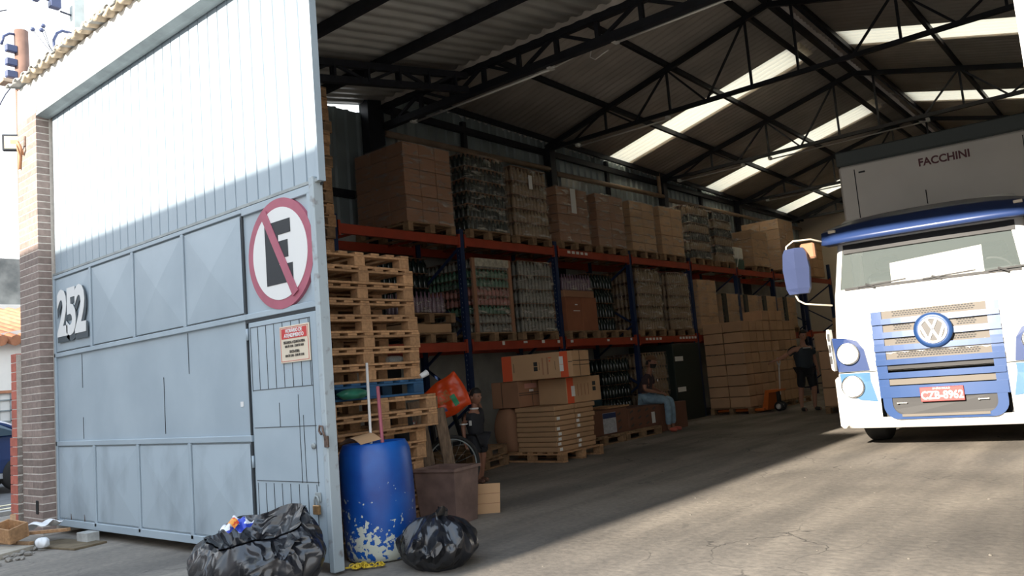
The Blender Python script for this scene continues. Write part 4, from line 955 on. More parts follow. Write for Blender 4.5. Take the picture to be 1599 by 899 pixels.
# lower pair
longbox('long brown box with a pink print lying lower left on the flat cartons', (-8.03, 9.02, zb), 0.53, 1.25, 0.385, [('x', 0.66, 0.90)], [('x', 0.14, 0.27, 0.42, 0.34, mat('pink_print', (0.5, 0.25, 0.2), 0.8)), ('x', 0.24, 0.22, 0.34, 0.25, M_label)],
        [('y', 0.2, 0, 0.21, 0.385), ('x', 0.0, 0.17, 0.64, 0.18), ('x', 0.3, 0.0, 0.31, 0.385), ('x', 0.0, 0.2, 0.64, 0.21)], M_carddk)
longbox('shorter brown box with a paper label lying lower right on the flat cartons', (-7.45, 9.42, zb), 0.52, 0.88, 0.375, [('x', 0.01, 0.17)], [('x', 0.11, 0.1, 0.2, 0.25, M_label), ('x', 0.66, 0.15, 0.74, 0.21, M_black), ('x', 0.66, 0.23, 0.74, 0.29, M_black)] + [('x', 0.27 + k * 0.09, 0.1, 0.285 + k * 0.09, 0.27, M_carddk) for k in range(4)], [])
# top
longbox('long brown box with two orange bands lying askew on top of the floor pallet stack', (-7.72, 8.95, zb + 0.387), 1.13, 0.62, 0.37, [('y', 0.0, 0.16), ('y', 0.94, 1.06)],
        [('y', 0.52, 0.19, 0.58, 0.25, M_black), ('y', 0.52, 0.12, 0.58, 0.18, M_black), ('y', 0.61, 0.13, 0.615, 0.24, M_black), ('y', 0.93, 0.19, 0.99, 0.3, M_label), ('y', 0.93, 0.09, 0.99, 0.185, M_label), ('y', 0.19, 0.12, 0.197, 0.25, M_black), ('y', 0.86, 0.12, 0.865, 0.24, M_black)]
        + [('y', 0.655 + k * 0.075, 0.06, 0.675 + k * 0.075, 0.3, M_carddk) for k in range(2)] + [('y', 0.76, 0.29, 0.81, 0.30, M_orband), ('y', 0.77, 0.24, 0.79, 0.26, M_orband)],
        [('x', 0.0, 0.22, 0.62, 0.23), ('x', 0.0, 0.16, 0.62, 0.17), ('x', 0.25, 0, 0.26, 0.37), ('y', 1.07, 0.21, 1.13, 0.22)], rz=R(12))
# a low pallet and dark stool frame behind the boy
pallet('d', -8.05, 8.2, 0, R(12), 'lower dark pallet on the floor behind the boy', 'low pallets behind the boy')
pallet('d', -8.03, 8.22, 0.149, R(18), 'upper dark pallet on the floor behind the boy', 'low pallets behind the boy')
t = thing('metal_trestle', 'tilted dark metal trestle standing on the pallets behind the boy', 'frame', (-8.2, 7.9, 0.30), R(10))
for a, b_ in (((0, 0, 0.5), (0.05, 0.5, 0.48)), ((0.05, 0.5, 0.48), (0.02, 0.72, 0.06)), ((0, 0, 0.5), (0, 0.05, 0.0)), ((0.0, 0.05, 0.04), (0.02, 0.72, 0.06)), ((-0.3, 0.5, 0.46), (-0.3, 0.7, 0.0)), ((0.05, 0.5, 0.48), (-0.3, 0.5, 0.46))):
    MB().bar(a, b_, 0.05).build('frame_bar', M_steel, t)
# bench of brown boxes on which the man sits
M_dkbox = mat('bench_carton', (0.17, 0.075, 0.045), 0.8, 0, 0.15, 3)
def bench(x0, x1, y0, y1, z0, z1, label):
    t = thing('brown_box', label, 'box', (x0, y0, z0), group='long brown boxes along the rack foot')
    MB().cbox(0, 0, 0, x1 - x0, y1 - y0, z1 - z0, 0.008).build('carton', M_dkbox, t); return t
for k, (y, l) in enumerate(((11.15, 'pallet under the brown box with the white poster'), (12.38, 'pallet under the brown box on which the man sits'))):
    pallet('d', -7.98, y + 0.0, 0, R(0), 'wooden ' + l, 'pallets under the bench boxes')
b1 = bench(-8.35, -7.6, 10.95, 12.05, 0.145, 0.56, 'long brown box with a white and blue poster, behind the flat carton stack')
MB().box(0.752, 0.32, 0.02, 0.755, 0.72, 0.36).build('poster', mat('poster_grey', (0.5, 0.52, 0.56), 0.6, 0, 0.3, 16), b1)
MB().box(0.755, 0.32, 0.27, 0.757, 0.72, 0.355).build('poster_heading', mat('poster_blue', (0.02, 0.04, 0.12), 0.6), b1)
b2 = bench(-8.35, -7.6, 12.08, 13.2, 0.145, 0.52, 'long brown box on which the man in the cap sits')
for bx in (b1, b2):
    for i in range(4):
        for j in range(3):
            yy = (0.78 if bx is b1 else 0.06) + i * 0.26
            if yy > 1.02: continue
            MB().bar((0.752, yy, 0.06 + j * 0.12), (0.752, yy + 0.1, 0.09 + j * 0.12), 0.035, 0.002, up=(1, 0, 0)).build('printed_mark', M_tape, bx)
MB().box(0.752, 0.78, 0.05, 0.754, 0.9, 0.25).build('paper_label', M_label, b2)
b3 = bench(-8.3, -7.62, 13.24, 14.25, 0.0, 0.5, 'shorter brown box right of the seated man')
for i, (y, l) in enumerate(((11.55, 'left one of the two light boards on the bench boxes'), (11.9, 'right one of the two light boards on the bench boxes'))):
    MB().cbox(-8.2, y, 0.565 + 0.0 * i, -7.65, y + 0.32, 0.59, 0.004).build('light_board', M_wood, label=l, cat='board')
t = thing('water_bottle', 'clear water bottle standing on the box behind the flat carton stack', 'bottle', (-7.72, 11.05, 0.565))
MB().lathe([(0.04, 0), (0.043, 0.02), (0.043, 0.15), (0.016, 0.21), (0.014, 0.23)], 12).build('bottle_body', M_clear, t); MB().lathe([(0.016, 0.23), (0.016, 0.25)], 10).build('cap', M_label, t)
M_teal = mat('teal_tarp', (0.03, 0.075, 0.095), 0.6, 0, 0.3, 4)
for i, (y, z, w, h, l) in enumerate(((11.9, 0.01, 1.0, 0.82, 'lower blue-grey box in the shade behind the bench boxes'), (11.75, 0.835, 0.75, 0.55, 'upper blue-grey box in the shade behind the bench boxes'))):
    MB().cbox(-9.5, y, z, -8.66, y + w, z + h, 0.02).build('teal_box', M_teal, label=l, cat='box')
pallet('d', -9.12, 13.5, 0, R(90), 'wooden pallet under the black bottle load behind the seated man', 'pallets at the rack foot')
t = thing('bottle_load', 'black bottle load at floor level behind the seated man', 'pallet load', (-8.66, 13.0, 0.146)); bottle_load(t, 1.0, 0.85, 1.3, 5, [M_glassd], 9)
pallet('d', -9.12, 14.8, 0, R(90), 'wooden pallet under the tan wrapped load behind the seated man', 'pallets at the rack foot')
t = thing('wrapped_load', 'tan film-wrapped load at floor level just right of the seated man', 'pallet load', (-8.5, 14.3, 0.146)); bottle_load(t, 0.95, 0.95, 1.36, 5, [M_glasst], 9); film_shell(0.95, 0.95, 1.36, 91, t)
t = thing('dark_cabinet', 'tall dark green wrapped block with two white labels by the carton wall', 'cabinet', (-8.42, 15.4, 0))
MB().cbox(-1.1, 0, 0, 0, 1.2, 1.66, 0.01).build('body', mat('near_black_green', (0.012, 0.022, 0.018), 0.6), t)
for z in (0.62, 1.28): MB().box(0.001, 0.06, z, 0.003, 0.42, z + 0.1).build('paper_label', M_label, t)
# ---------------------------------------------------------------- wall of cartons
M_cw = mat('carton_wall', (0.5, 0.31, 0.18), 0.85, 0, 0.12, 3, 0.0, rnd=0.08)
cw = MB().cbox(0, 0, 0, 0.468, 0.375, 0.226, 0.008).mesh('carton', M_cw)
X0, Y0 = -8.42, 16.9
names = {}
def cwbox(x, y, z, lab, me=cw, par_m=None):
    t = put('carton', me, None, loc=(x, y, z)); tag(t, lab, 'carton', 'wall of cartons'); return t
for r in range(8):
    for c in range(2):
        cwbox(X0 + c * 0.482 + rnd.uniform(-.004, .004), Y0 + rnd.uniform(-.005, .005), 0.148 + r * 0.24, 'brown carton in the street face of the carton wall, %s column, %s row up' % (('inner', 'outer')[c], nth(r)))
for k in range(1, 8):
    for r in range(9 if 2 < k < 6 else 8):
        y = Y0 + k * 0.39 + (0.08 if k > 3 else 0)
        o = cwbox(X0 + 0.482 + rnd.uniform(-.008, .008), y, 0.148 + r * 0.24, 'brown carton in the long side of the carton wall, %s column back, %s row up' % (nth(k - 1), nth(r)))
        m = MB().box(0.571, 0.16, 0.17, 0.573, 0.2, 0.21).mesh('sticker', M_label)
for k in range(4):
    pallet('d', X0 + 0.48, Y0 + 0.6 + k * 1.22 if k else Y0 + 0.6, 0, 0, 'wooden pallet under the carton wall, %s from the street' % nth(k), 'pallets under the carton wall') if k < 3 else None
# cartons behind the second worker, left of the truck
X1, Y1 = -5.62, 16.2
pallet('d', X1 + 0.5, Y1 + 0.6, 0, 0, 'wooden pallet under the cartons beside the truck', 'pallet beside the truck')
cb = MB().cbox(0, 0, 0, 0.56, 0.565, 0.352, 0.008).mesh('carton', M_cw)
for r in range(4):
    for c in range(2):
        for q in range(2):
            t = put('carton', cb, None, loc=(X1 + c * 0.575 - 0.05 * (r == 3), Y1 + q * 0.58, 0.148 + r * 0.365)); tag(t, 'large tan carton beside the truck, %s row up, %s side, %s column' % (nth(r), ('street', 'back')[q], ('outer', 'truck-side')[c]), 'carton', 'large cartons beside the truck')
# loads farther in, seen above the mirror
for i, (x, y, z, w, h, l) in enumerate(((-8.3, 24.4, 3.5, 1.0, 1.1, 'pale wrapped load at the far end of the rack, above the truck mirror'), (-7.2, 25.2, 0.02, 1.4, 2.2, 'tall tan carton block by the back wall, left of the truck'))):
    t = thing('carton_block', l, 'pallet load', (x, y, z)); carton_load(t, w, 1.0, h, 4, 2, 2, M_card, seed=i)
# ---------------------------------------------------------------- the truck
M_tw = mat('truck_white', (0.82, 0.82, 0.80), 0.35, 0, coat=0.3)
M_tb = mat('truck_blue', (0.018, 0.055, 0.17), 0.3, 0.1, coat=0.4)
M_tlb = mat('truck_light_blue', (0.045, 0.13, 0.24), 0.3, 0, coat=0.3)
M_tvis = mat('visor_blue', (0.022, 0.045, 0.14), 0.35, 0, coat=0.3)
M_tdark = mat('truck_dark', (0.02, 0.02, 0.022), 0.6)
M_mesh = mat('grille_mesh', (0.11, 0.095, 0.08), 0.6)
M_chrome = mat('chrome', (0.85, 0.85, 0.85), 0.12, 1.0)
M_lamp = mat('lamp_glass', (0.85, 0.85, 0.82), 0.25, 0.0)
M_ws = mat('windscreen_glass', (0.25, 0.3, 0.3), 0.04, 0, alpha=0.32, spec=0.8)
M_box = mat('cargo_box_grey', (0.72, 0.69, 0.65), 0.6, 0, 0.08, 1.5)
M_boxd = mat('cargo_box_dark', (0.07, 0.085, 0.085), 0.6)
M_plate = mat('plate_red', (0.27, 0.035, 0.035), 0.5)
T = thing('truck', 'white and blue cargo truck facing the street with a grey box body', 'truck', (-2.21, 10.32, 0), R(4.23))
NP = 10
def ring(z, w, yf, yb, r, bow):
    # half width w, front at yf (bowed forward by `bow` in the middle), corner radius r, rear at yb
    pts = [(-w, yb)]
    pts.append((-w, (yb + yf) / 2))
    for k in range(5):
        a = PI + (PI / 2) * k / 4; pts.append((-w + r + r * math.cos(a), yf + r + r * math.sin(a)))
    for k in range(1, 12):
        s = k / 12; x = (-w + r) + (2 * w - 2 * r) * s; pts.append((x, yf - bow * (1 - (2 * s - 1) ** 2)))
    for k in range(5):
        a = 1.5 * PI + (PI / 2) * k / 4; pts.append((w - r + r * math.cos(a), yf + r + r * math.sin(a)))
    pts.append((w, (yb + yf) / 2)); pts.append((w, yb))
    return [(x, y, z) for x, y in pts]
def loft(rings, skip=None, cap=(True, True)):
    b = MB(); n = len(rings[0]); v = [p for r in rings for p in r]; f = []
    for i in range(len(rings) - 1):
        for k in range(n - 1):
            if skip and skip(i, k): continue
            f.append((i * n + k, i * n + k + 1, (i + 1) * n + k + 1, (i + 1) * n + k))
        f.append((i * n + n - 1, i * n, (i + 1) * n, (i + 1) * n + n - 1))
    b.add(v, f, 0, True)
    if cap[0]: b.f.append(tuple(reversed(range(n)))); b.mi.append(0); b.sm.append(False)
    if cap[1]: b.f.append(tuple((len(rings) - 1) * n + k for k in range(n))); b.mi.append(0); b.sm.append(False)
    return b
r0 = [ring(0.955, 1.16, 0.0, 1.9, 0.16, 0.06), ring(1.2, 1.155, 0.0, 1.9, 0.16, 0.06), ring(1.92, 1.10, 0.05, 1.9, 0.15, 0.06), ring(1.975, 1.09, 0.06, 1.9, 0.15, 0.06)]
loft(r0).build('cab_lower', M_tw, T)
nfr = range(5, 18)   # front segments between the corners
wr = [ring(1.975, 1.09, 0.06, 1.9, 0.15, 0.06), ring(2.54, 1.03, 0.20, 1.9, 0.15, 0.05), ring(2.80, 1.02, 0.24, 1.9, 0.16, 0.05), ring(2.88, 0.95, 0.34, 1.85, 0.16, 0.04)]
loft(wr, skip=lambda i, k: i == 0 and (5 <= k <= 17 or k in (0, 1, 22, 23, 21)), cap=(False, True)).build('cab_upper', M_tw, T)
# glass
n = len(wr[0]); gl = MB(); gv = []
for k in range(5, 19):
    a, b_ = Vector(wr[0][k]), Vector(wr[1][k]); gv += [tuple(a + Vector((0, 0.015, 0))), tuple(b_ + Vector((0, 0.015, 0)))]
gl.add(gv, [(2 * i, 2 * i + 2, 2 * i + 3, 2 * i + 1) for i in range(13)], 0, True); gl.build('windscreen', M_ws, T)
for s in (-1, 1): MB().add([(s * 1.085, 0.35, 1.98), (s * 1.085, 1.5, 1.98), (s * 1.02, 1.5, 2.5), (s * 1.02, 0.45, 2.5)], [(0, 1, 2, 3)]).build('side_window', M_ws, T)
# dark seal round the screen
def front_y(x, z):   # front surface of the cab at height z
    if z < 1.2: yf, w, r, bow = 0.0, 1.155, 0.16, 0.06
    elif z < 1.92: t = (z - 1.2) / 0.72; yf, w, r, bow = 0.05 * t, 1.155 - 0.055 * t, 0.16, 0.06
    else: t = min(1, (z - 1.975) / 0.565); yf, w, r, bow = 0.06 + 0.14 * t, 1.09 - 0.06 * t, 0.15, 0.06
    s = (x + w - r) / (2 * (w - r)); return yf - bow * (1 - (2 * s - 1) ** 2) if 0 <= s <= 1 else yf
def skin(x0, x1, z0, z1, off, m, name, par, nx=12, nz=2, shape=None):
    b = MB(); v = []
    for j in range(nz + 1):
        for i in range(nx + 1):
            x = x0 + (x1 - x0) * i / nx; z = z0 + (z1 - z0) * j / nz
            v.append((x, front_y(x, z) - off, z))
    for j in range(nz + 1):
        for i in range(nx + 1):
            x, y, z = v[j * (nx + 1) + i]; v.append((x, y + off + 0.012, z))
    N = (nx + 1) * (nz + 1); f = []
    for j in range(nz):
        for i in range(nx): q = j * (nx + 1) + i; f += [(q, q + 1, q + nx + 2, q + nx + 1), (N + q + nx + 1, N + q + nx + 2, N + q + 1, N + q)]
    for i in range(nx): f += [(i, N + i, N + i + 1, i + 1), (nz * (nx + 1) + i, nz * (nx + 1) + i + 1, N + nz * (nx + 1) + i + 1, N + nz * (nx + 1) + i)]
    for j in range(nz): q = j * (nx + 1); f += [(q, q + nx + 1, N + q + nx + 1, N + q), (q + nx, N + q + nx, N + q + 2 * nx + 1, q + 2 * nx + 1)]
    b.add(v, f, 0, False); return b.build(name, m, par)
skin(-0.93, 0.93, 2.43, 2.545, 0.012, M_tdark, 'screen_top_band', T)
skin(-0.94, 0.94, 1.96, 1.99, 0.015, M_tdark, 'screen_seal', T, nz=1)
# wipers
for x, s in ((-0.78, 1), (-0.05, 1), (0.62, 1)):
    MB().bar((x, front_y(x, 1.99) - 0.03, 1.985), (x + 0.55 * s, front_y(x + .5 * s, 2.03) - 0.035, 2.015), 0.016).bar((x + 0.2, -0.02, 1.96), (x + 0.1, front_y(x + .1, 2.0) - 0.04, 2.01), 0.02).build('wiper', M_tdark, T)
# interior
MB().box(-1.05, 0.25, 1.70, 1.05, 0.6, 1.93).build('dashboard', M_tdark, T)
M_seat = mat('seat_cloth', (0.05, 0.052, 0.055), 0.9)
for x in (-0.62, 0.62):
    st = MB().cbox(x - 0.27, 1.1, 1.2, x + 0.27, 1.35, 2.22, 0.06).build('seat', M_seat, T); MB().cbox(x - 0.15, 1.12, 2.24, x + 0.15, 1.28, 2.42, 0.05).build('headrest', M_seat, st)
MB().tube([(0.62 + 0.22 * math.cos(a), 0.62 - 0.06 * math.sin(a), 1.98 + 0.2 * math.sin(a)) for a in [2 * PI * k / 24 for k in range(25)]], 0.016, 6, cap=False).build('steering_wheel', M_tdark, T)
MB().box(-1.05, 1.78, 1.0, 1.05, 1.8, 2.7).build('cab_rear_lining', mat('lining', (0.2, 0.2, 0.19), 0.9), T)
MB().add([(-0.45, 0.33, 2.0), (0.56, 0.31, 2.0), (0.56, 0.36, 2.33), (-0.45, 0.38, 2.26), (-0.45, 0.345, 2.0), (0.56, 0.325, 2.0), (0.56, 0.375, 2.33), (-0.45, 0.395, 2.26)], [(0, 1, 2, 3), (7, 6, 5, 4), (0, 4, 5, 1), (3, 2, 6, 7), (0, 3, 7, 4), (1, 5, 6, 2)]).build('sunshade_board', M_white, T)
# visor
vz = MB(); vs = []
NV = 14
for i in range(NV + 1):
    s = i / NV; x = -1.14 + 2.28 * s; e = (2 * s - 1); yb = -0.05 * (1 - e * e) + 0.22
    tp = 2.88 - 0.10 * abs(e) ** 3
    vs += [(x, yb - 0.33 + 0.12 * abs(e) ** 4, 2.565), (x, yb - 0.30 + 0.12 * abs(e) ** 4, 2.62 + 0.0), (x, yb - 0.16, 2.78 - 0.06 * abs(e) ** 3), (x, yb + 0.05, tp), (x, yb + 0.12, 2.57)]
fs = []
for i in range(NV):
    for j in range(5): fs.append((i * 5 + j, i * 5 + (j + 1) % 5, (i + 1) * 5 + (j + 1) % 5, (i + 1) * 5 + j))
vz.add(vs, fs, 0, True); vz.f += [tuple(range(5)), tuple(NV * 5 + k for k in reversed(range(5)))]; vz.mi += [0, 0]; vz.sm += [False, False]
vo = vz.build('sun_visor', M_tvis, T, fixn=True)
for x in (-1.0, 1.0): MB().cbox(x - 0.045, -0.0, 2.70, x + 0.045, 0.06, 2.735, 0.005).build('marker_lamp', mat('marker', (0.7, 0.6, 0.45), 0.3), vo)
# bumper
bo = [ring(0.27, 1.12, 0.03, 0.75, 0.14, 0.05), ring(0.40, 1.17, -0.015, 0.8, 0.16, 0.06), ring(0.92, 1.165, -0.01, 0.8, 0.16, 0.06), ring(0.945, 1.16, 0.0, 0.8, 0.16, 0.06)]
loft(bo, skip=lambda i, k: i >= 1 and 8 <= k <= 15).build('bumper', M_tw, T)
MB().box(-0.8, 0.12, 0.28, 0.8, 0.16, 0.95).build('bumper_cavity', M_tdark, T)
for x in (-0.42, -0.3, 0.33, 0.44): MB().cbox(x - 0.02, -0.0, 0.48, x + 0.02, 0.05, 0.56, 0.006).build('tow_bracket', M_mesh, T)
# grille: blue surround, bars, mesh panels
gr = MB()
def fy(x, z=1.3): return front_y(x, z)
for s in (-1, 1): skin(*sorted((s * 0.67, s * 0.55)), 0.62, 1.655, 0.02, M_tb, 'grille_side', T, nx=3, nz=8)
skin(-0.55, 0.55, 1.01, 1.655, 0.004, M_mesh, 'mesh_panel', T)
skin(-0.55, 0.55, 0.955, 1.01, 0.006, M_tdark, 'grille_slot', T, nz=1)
for z0, z1 in ((1.495, 1.56), (1.33, 1.40), (1.175, 1.24), (1.01, 1.075)):
    skin(-0.67, 0.67, z0, z1, 0.05, M_tb, 'grille_bar', T, nz=1)
skin(-0.66, 0.66, 0.85, 0.92, 0.045, M_tb, 'grille_bar', T, nz=1)
skin(-0.66, 0.66, 0.625, 0.76, 0.05, M_tb, 'grille_bar', T, nz=2)
skin(-0.55, 0.55, 0.77, 0.84, 0.008, M_mesh, 'grille_slot', T, nz=1)
# perforations in the mesh panels
hole = MB().box(-0.011, -0.002, -0.006, 0.011, 0.002, 0.006).mesh('mesh_hole', M_tdark)
hb = MB()
for z0, x0, x1 in ((1.58, -0.42, 0.42), (1.415, -0.42, -0.25), (1.415, 0.25, 0.42), (1.255, -0.42, -0.2), (1.255, 0.2, 0.42), (1.09, -0.42, 0.42)):
    for r_ in range(3):
        k = 0; x = x0
        while x < x1:
            z = z0 + 0.006 + r_ * 0.023; xx = x + (0.016 if r_ % 2 else 0)
            hb.box(xx - 0.011, front_y(xx, z) - 0.008, z, xx + 0.011, front_y(xx, z) - 0.003, z + 0.012); x += 0.032
hb.build('mesh_holes', M_tdark, T, kind='stuff')
# lower mouth with its rounded blue surround
def rr(w0, w1, z0, z1, r, n=6):
    p = []
    for cx, cz, a0 in ((w1 - r, z0 + r, -90), (w1, z1, None), (w0, z1, None), (w0 + r, z0 + r, 180)):
        if a0 is None: p.append((cx, cz)); continue
        for k in range(n + 1): a = R(a0 + 90 * k / n); p.append((cx + r * math.cos(a), cz + r * math.sin(a)))
    return p
o_ = rr(-0.64, 0.64, 0.37, 0.63, 0.16); i_ = rr(-0.54, 0.54, 0.42, 0.63, 0.13)
b = MB(); N = len(o_)
v = [(x, fy(x, 1.0) - 0.045, z) for x, z in o_] + [(x, fy(x, 1.0) - 0.045, z) for x, z in i_] + [(x, fy(x, 1.0) + 0.03, z) for x, z in o_] + [(x, fy(x, 1.0) + 0.03, z) for x, z in i_]
f = [];
for k in range(N):
    if k == 7: continue
    k2 = (k + 1) % N; f += [(k, k2, N + k2, N + k), (N + k, N + k2, 3 * N + k2, 3 * N + k), (k2, k, 2 * N + k, 2 * N + k2)]
b.add(v, f); b.build('mouth_surround', M_tb, T)
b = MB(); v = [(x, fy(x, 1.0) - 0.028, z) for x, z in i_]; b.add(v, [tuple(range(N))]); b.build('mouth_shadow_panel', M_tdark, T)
skin(-0.45, 0.45, 0.40, 0.43, 0.055, M_mesh, 'mouth_step', T, nz=1)
for x, z, l in ((-0.48, 0.56, 0.1), (0.36, 0.57, 0.1)): MB().bar((x, -0.1, z), (x + l, -0.1, z), 0.012).cbox(x - .012, -0.11, z - .012, x + .012, -0.085, z + .012, .003).build('hook_pin', M_chrome, T)
# emblem: V over W in a ring
E_ = MB().lathe([(0.205, 0), (0.205, 0.03), (0.19, 0.05), (0.165, 0.055)], 40, M=Matrix.Translation((0, -0.10, 1.38)) @ Matrix.Rotation(R(90), 4, 'X')).build('emblem', M_tb, T)
MB().lathe([(0.15, 0), (0.15, 0.004)], 40, M=Matrix.Translation((0, -0.155, 1.38)) @ Matrix.Rotation(R(90), 4, 'X')).build('emblem_ground', mat('emblem_grey', (0.045, 0.042, 0.042), 0.4), E_)
em = MB(); N = 40
for k in range(N):
    a0, a1 = 2 * PI * k / N, 2 * PI * (k + 1) / N
    em.add([(0.15 * math.cos(a0), -0.168, 1.38 + 0.15 * math.sin(a0)), (0.15 * math.cos(a1), -0.168, 1.38 + 0.15 * math.sin(a1)), (0.128 * math.cos(a1), -0.168, 1.38 + 0.128 * math.sin(a1)), (0.128 * math.cos(a0), -0.168, 1.38 + 0.128 * math.sin(a0))], [(0, 1, 2, 3)])
solid(em.build('emblem_ring', M_tw, E_), 0.012)
em = MB(); yy = -0.168
for pts in (((-0.055, 0.125), (0.0, 0.015)), ((0.055, 0.125), (0.0, 0.015)), ((-0.125, 0.06), (-0.055, -0.115)), ((0.125, 0.06), (0.055, -0.115)), ((-0.055, -0.115), (0.0, 0.0)), ((0.055, -0.115), (0.0, 0.0))):
    em.bar((pts[0][0], yy, 1.38 + pts[0][1]), (pts[1][0], yy, 1.38 + pts[1][1]), 0.012, 0.03, up=(0, 1, 0)) if False else em.bar((pts[0][0], yy, 1.38 + pts[0][1]), (pts[1][0], yy, 1.38 + pts[1][1]), 0.026, 0.012, up=(0, 1, 0))
em.build('emblem_letters', M_tw, E_)
# plate
pl = MB().cbox(-0.225, -0.135, 0.565, 0.225, -0.115, 0.73, 0.004).build('number_plate', M_plate, T)
text('plate_characters', 'CZB-8962', 0.125, M_white, pl, facing((0, -0.138, 0.632), '-y'), 0.001, 0.003, 0.82)
text('plate_town', 'SP-SÃO PAULO', 0.03, M_white, pl, facing((0, -0.138, 0.71), '-y'), 0.001, 0.0, 0.9)
# head lamps
for s in (-1, 1):
    up_ = [(s * 1.16, 1.385), (s * 1.0, 1.375), (s * 0.86, 1.33), (s * 0.79, 1.22), (s * 0.755, 0.965), (s * 1.12, 0.965)]
    lo_ = [(s * 1.11, 0.94), (s * 0.755, 0.94), (s * 0.755, 0.84), (s * 0.70, 0.585), (s * 0.9, 0.615), (s * 1.02, 0.68), (s * 1.10, 0.78)]
    for pts, m, c, nm in ((up_, M_tvis, (s * 0.975, 1.18), 'upper'), (lo_, M_tlb, (s * 0.965, 0.78), 'lower')):
        def yy(x): return (0.0 if abs(x) < 1.0 else 0.05 * ((abs(x) - 1.0) / 0.16) ** 2) - 0.03 - 0.01 * (1 - abs(x))
        v = [(x, yy(x) - 0.016, z) for x, z in pts] + [(x, yy(x) + 0.06, z) for x, z in pts]; n_ = len(pts)
        MB().add(v, [tuple(range(n_)), tuple(reversed(range(n_, 2 * n_)))] + [(i, i + n_, (i + 1) % n_ + n_, (i + 1) % n_) for i in range(n_)]).build('lamp_housing', m, T, fixn=True)
        ho = MB().lathe([(0.135, 0), (0.135, 0.03), (0.118, 0.035), (0.118, 0.02)], 28, M=Matrix.Translation((c[0], -0.04, c[1])) @ Matrix.Rotation(R(90), 4, 'X'), capt=False).build('lamp_bezel', M_chrome, T)
        MB().lathe([(0.119, 0.0), (0.117, 0.018), (0.09, 0.033), (0.05, 0.04), (0.0, 0.043)], 28, M=Matrix.Translation((c[0], -0.045, c[1])) @ Matrix.Rotation(R(90), 4, 'X')).build('head_lamp', M_lamp, T)
    # corner wind deflector with slots
    MB().prism([(s * 1.175, 0.98), (s * 1.205, 1.0), (s * 1.225, 1.42), (s * 1.215, 1.5), (s * 1.185, 1.5)], 0.02, 0.16, 'y').build('corner_deflector', M_tw, T, fixn=True)
    for z in (1.12, 1.26, 1.4): MB().cbox(*sorted((s * 1.185, s * 1.215))[:1], 0.012, z - 0.05, sorted((s * 1.185, s * 1.215))[1], 0.025, z + 0.05, 0.002).build('deflector_slot', M_tdark, T)
    MB().cbox(min(s * 1.1, s * 1.19), 0.02, 0.27, max(s * 1.1, s * 1.19), 0.7, 0.9, 0.03).build('bumper_wing', M_tw, T)
    # wheels
    for y in (1.25, 5.6):
        w = MB().lathe([(0.30, -0.14), (0.47, -0.14), (0.505, -0.11), (0.51, 0.0), (0.505, 0.11), (0.47, 0.14), (0.30, 0.14)], 40, M=Matrix.Translation((s * 0.98, y, 0.51)) @ Matrix.Rotation(R(90), 4, 'Y')).build('tyre', M_rubber, T)
        MB().lathe([(0.31, -0.12), (0.2, -0.08), (0.12, -0.11), (0.0, -0.12)], 24, M=Matrix.Translation((s * 0.98, y, 0.51)) @ Matrix.Rotation(R(90 if s < 0 else -90), 4, 'Y')).build('wheel_disc', M_gtrim, w)
MB().box(-0.45, 0.4, 0.55, -0.35, 9.0, 0.8).build('chassis_rail', M_tdark, T); MB().box(0.35, 0.4, 0.55, 0.45, 9.0, 0.8).build('chassis_rail', M_tdark, T)
MB().tube([(-0.95, 1.25, 0.51), (0.95, 1.25, 0.51)], 0.07, 10).build('front_axle', M_tdark, T)
MB().box(-0.9, 0.8, 0.5, 0.9, 1.9, 0.93).build('engine_block', M_tdark, T)
# mirrors
for s in (-1, 1):
    mo = MB(); v = []
    for z, dx, x0 in ((1.98, 0.0, 0.03), (2.05, 0.03, 0.0), (2.3, 0.05, -0.02), (2.5, 0.03, 0.0), (2.56, 0.0, 0.03)):
        cx = s * 1.43
        v += [(cx - s * (0.13 - x0), -0.16, z), (cx - s * 0.01, -0.22 - dx, z), (cx + s * (0.13 - x0 + 0.03), -0.16, z), (cx + s * (0.13 - x0), -0.05, z), (cx - s * (0.12 - x0), -0.05, z)]
    f = [(i * 5 + j, i * 5 + (j + 1) % 5, (i + 1) * 5 + (j + 1) % 5, (i + 1) * 5 + j) for i in range(4) for j in range(5)] + [(4, 3, 2, 1, 0), (20, 21, 22, 23, 24)]
    mo.add(v, f); mh = mo.build('mirror_housing', mat('mirror_blue', (0.045, 0.06, 0.13), 0.35), T, fixn=True)
    MB().tube([(s * 1.10, 0.1, 2.60), (s * 1.25, -0.05, 2.66), (s * 1.45, -0.12, 2.66), (s * 1.54, -0.13, 2.6), (s * 1.55, -0.13, 2.5), (s * 1.585, -0.13, 2.3), (s * 1.55, -0.13, 2.1), (s * 1.47, -0.12, 1.9), (s * 1.4, -0.1, 1.85), (s * 1.12, 0.08, 1.80)], 0.012, 8).build('mirror_arm', mat('arm_cream', (0.55, 0.5, 0.42), 0.5), mh)
    MB().cbox(min(s * 1.22, s * 1.40), -0.04, 2.42, max(s * 1.22, s * 1.40), 0.05, 2.62, 0.02).build('mirror_bracket', M_carddk, mh)
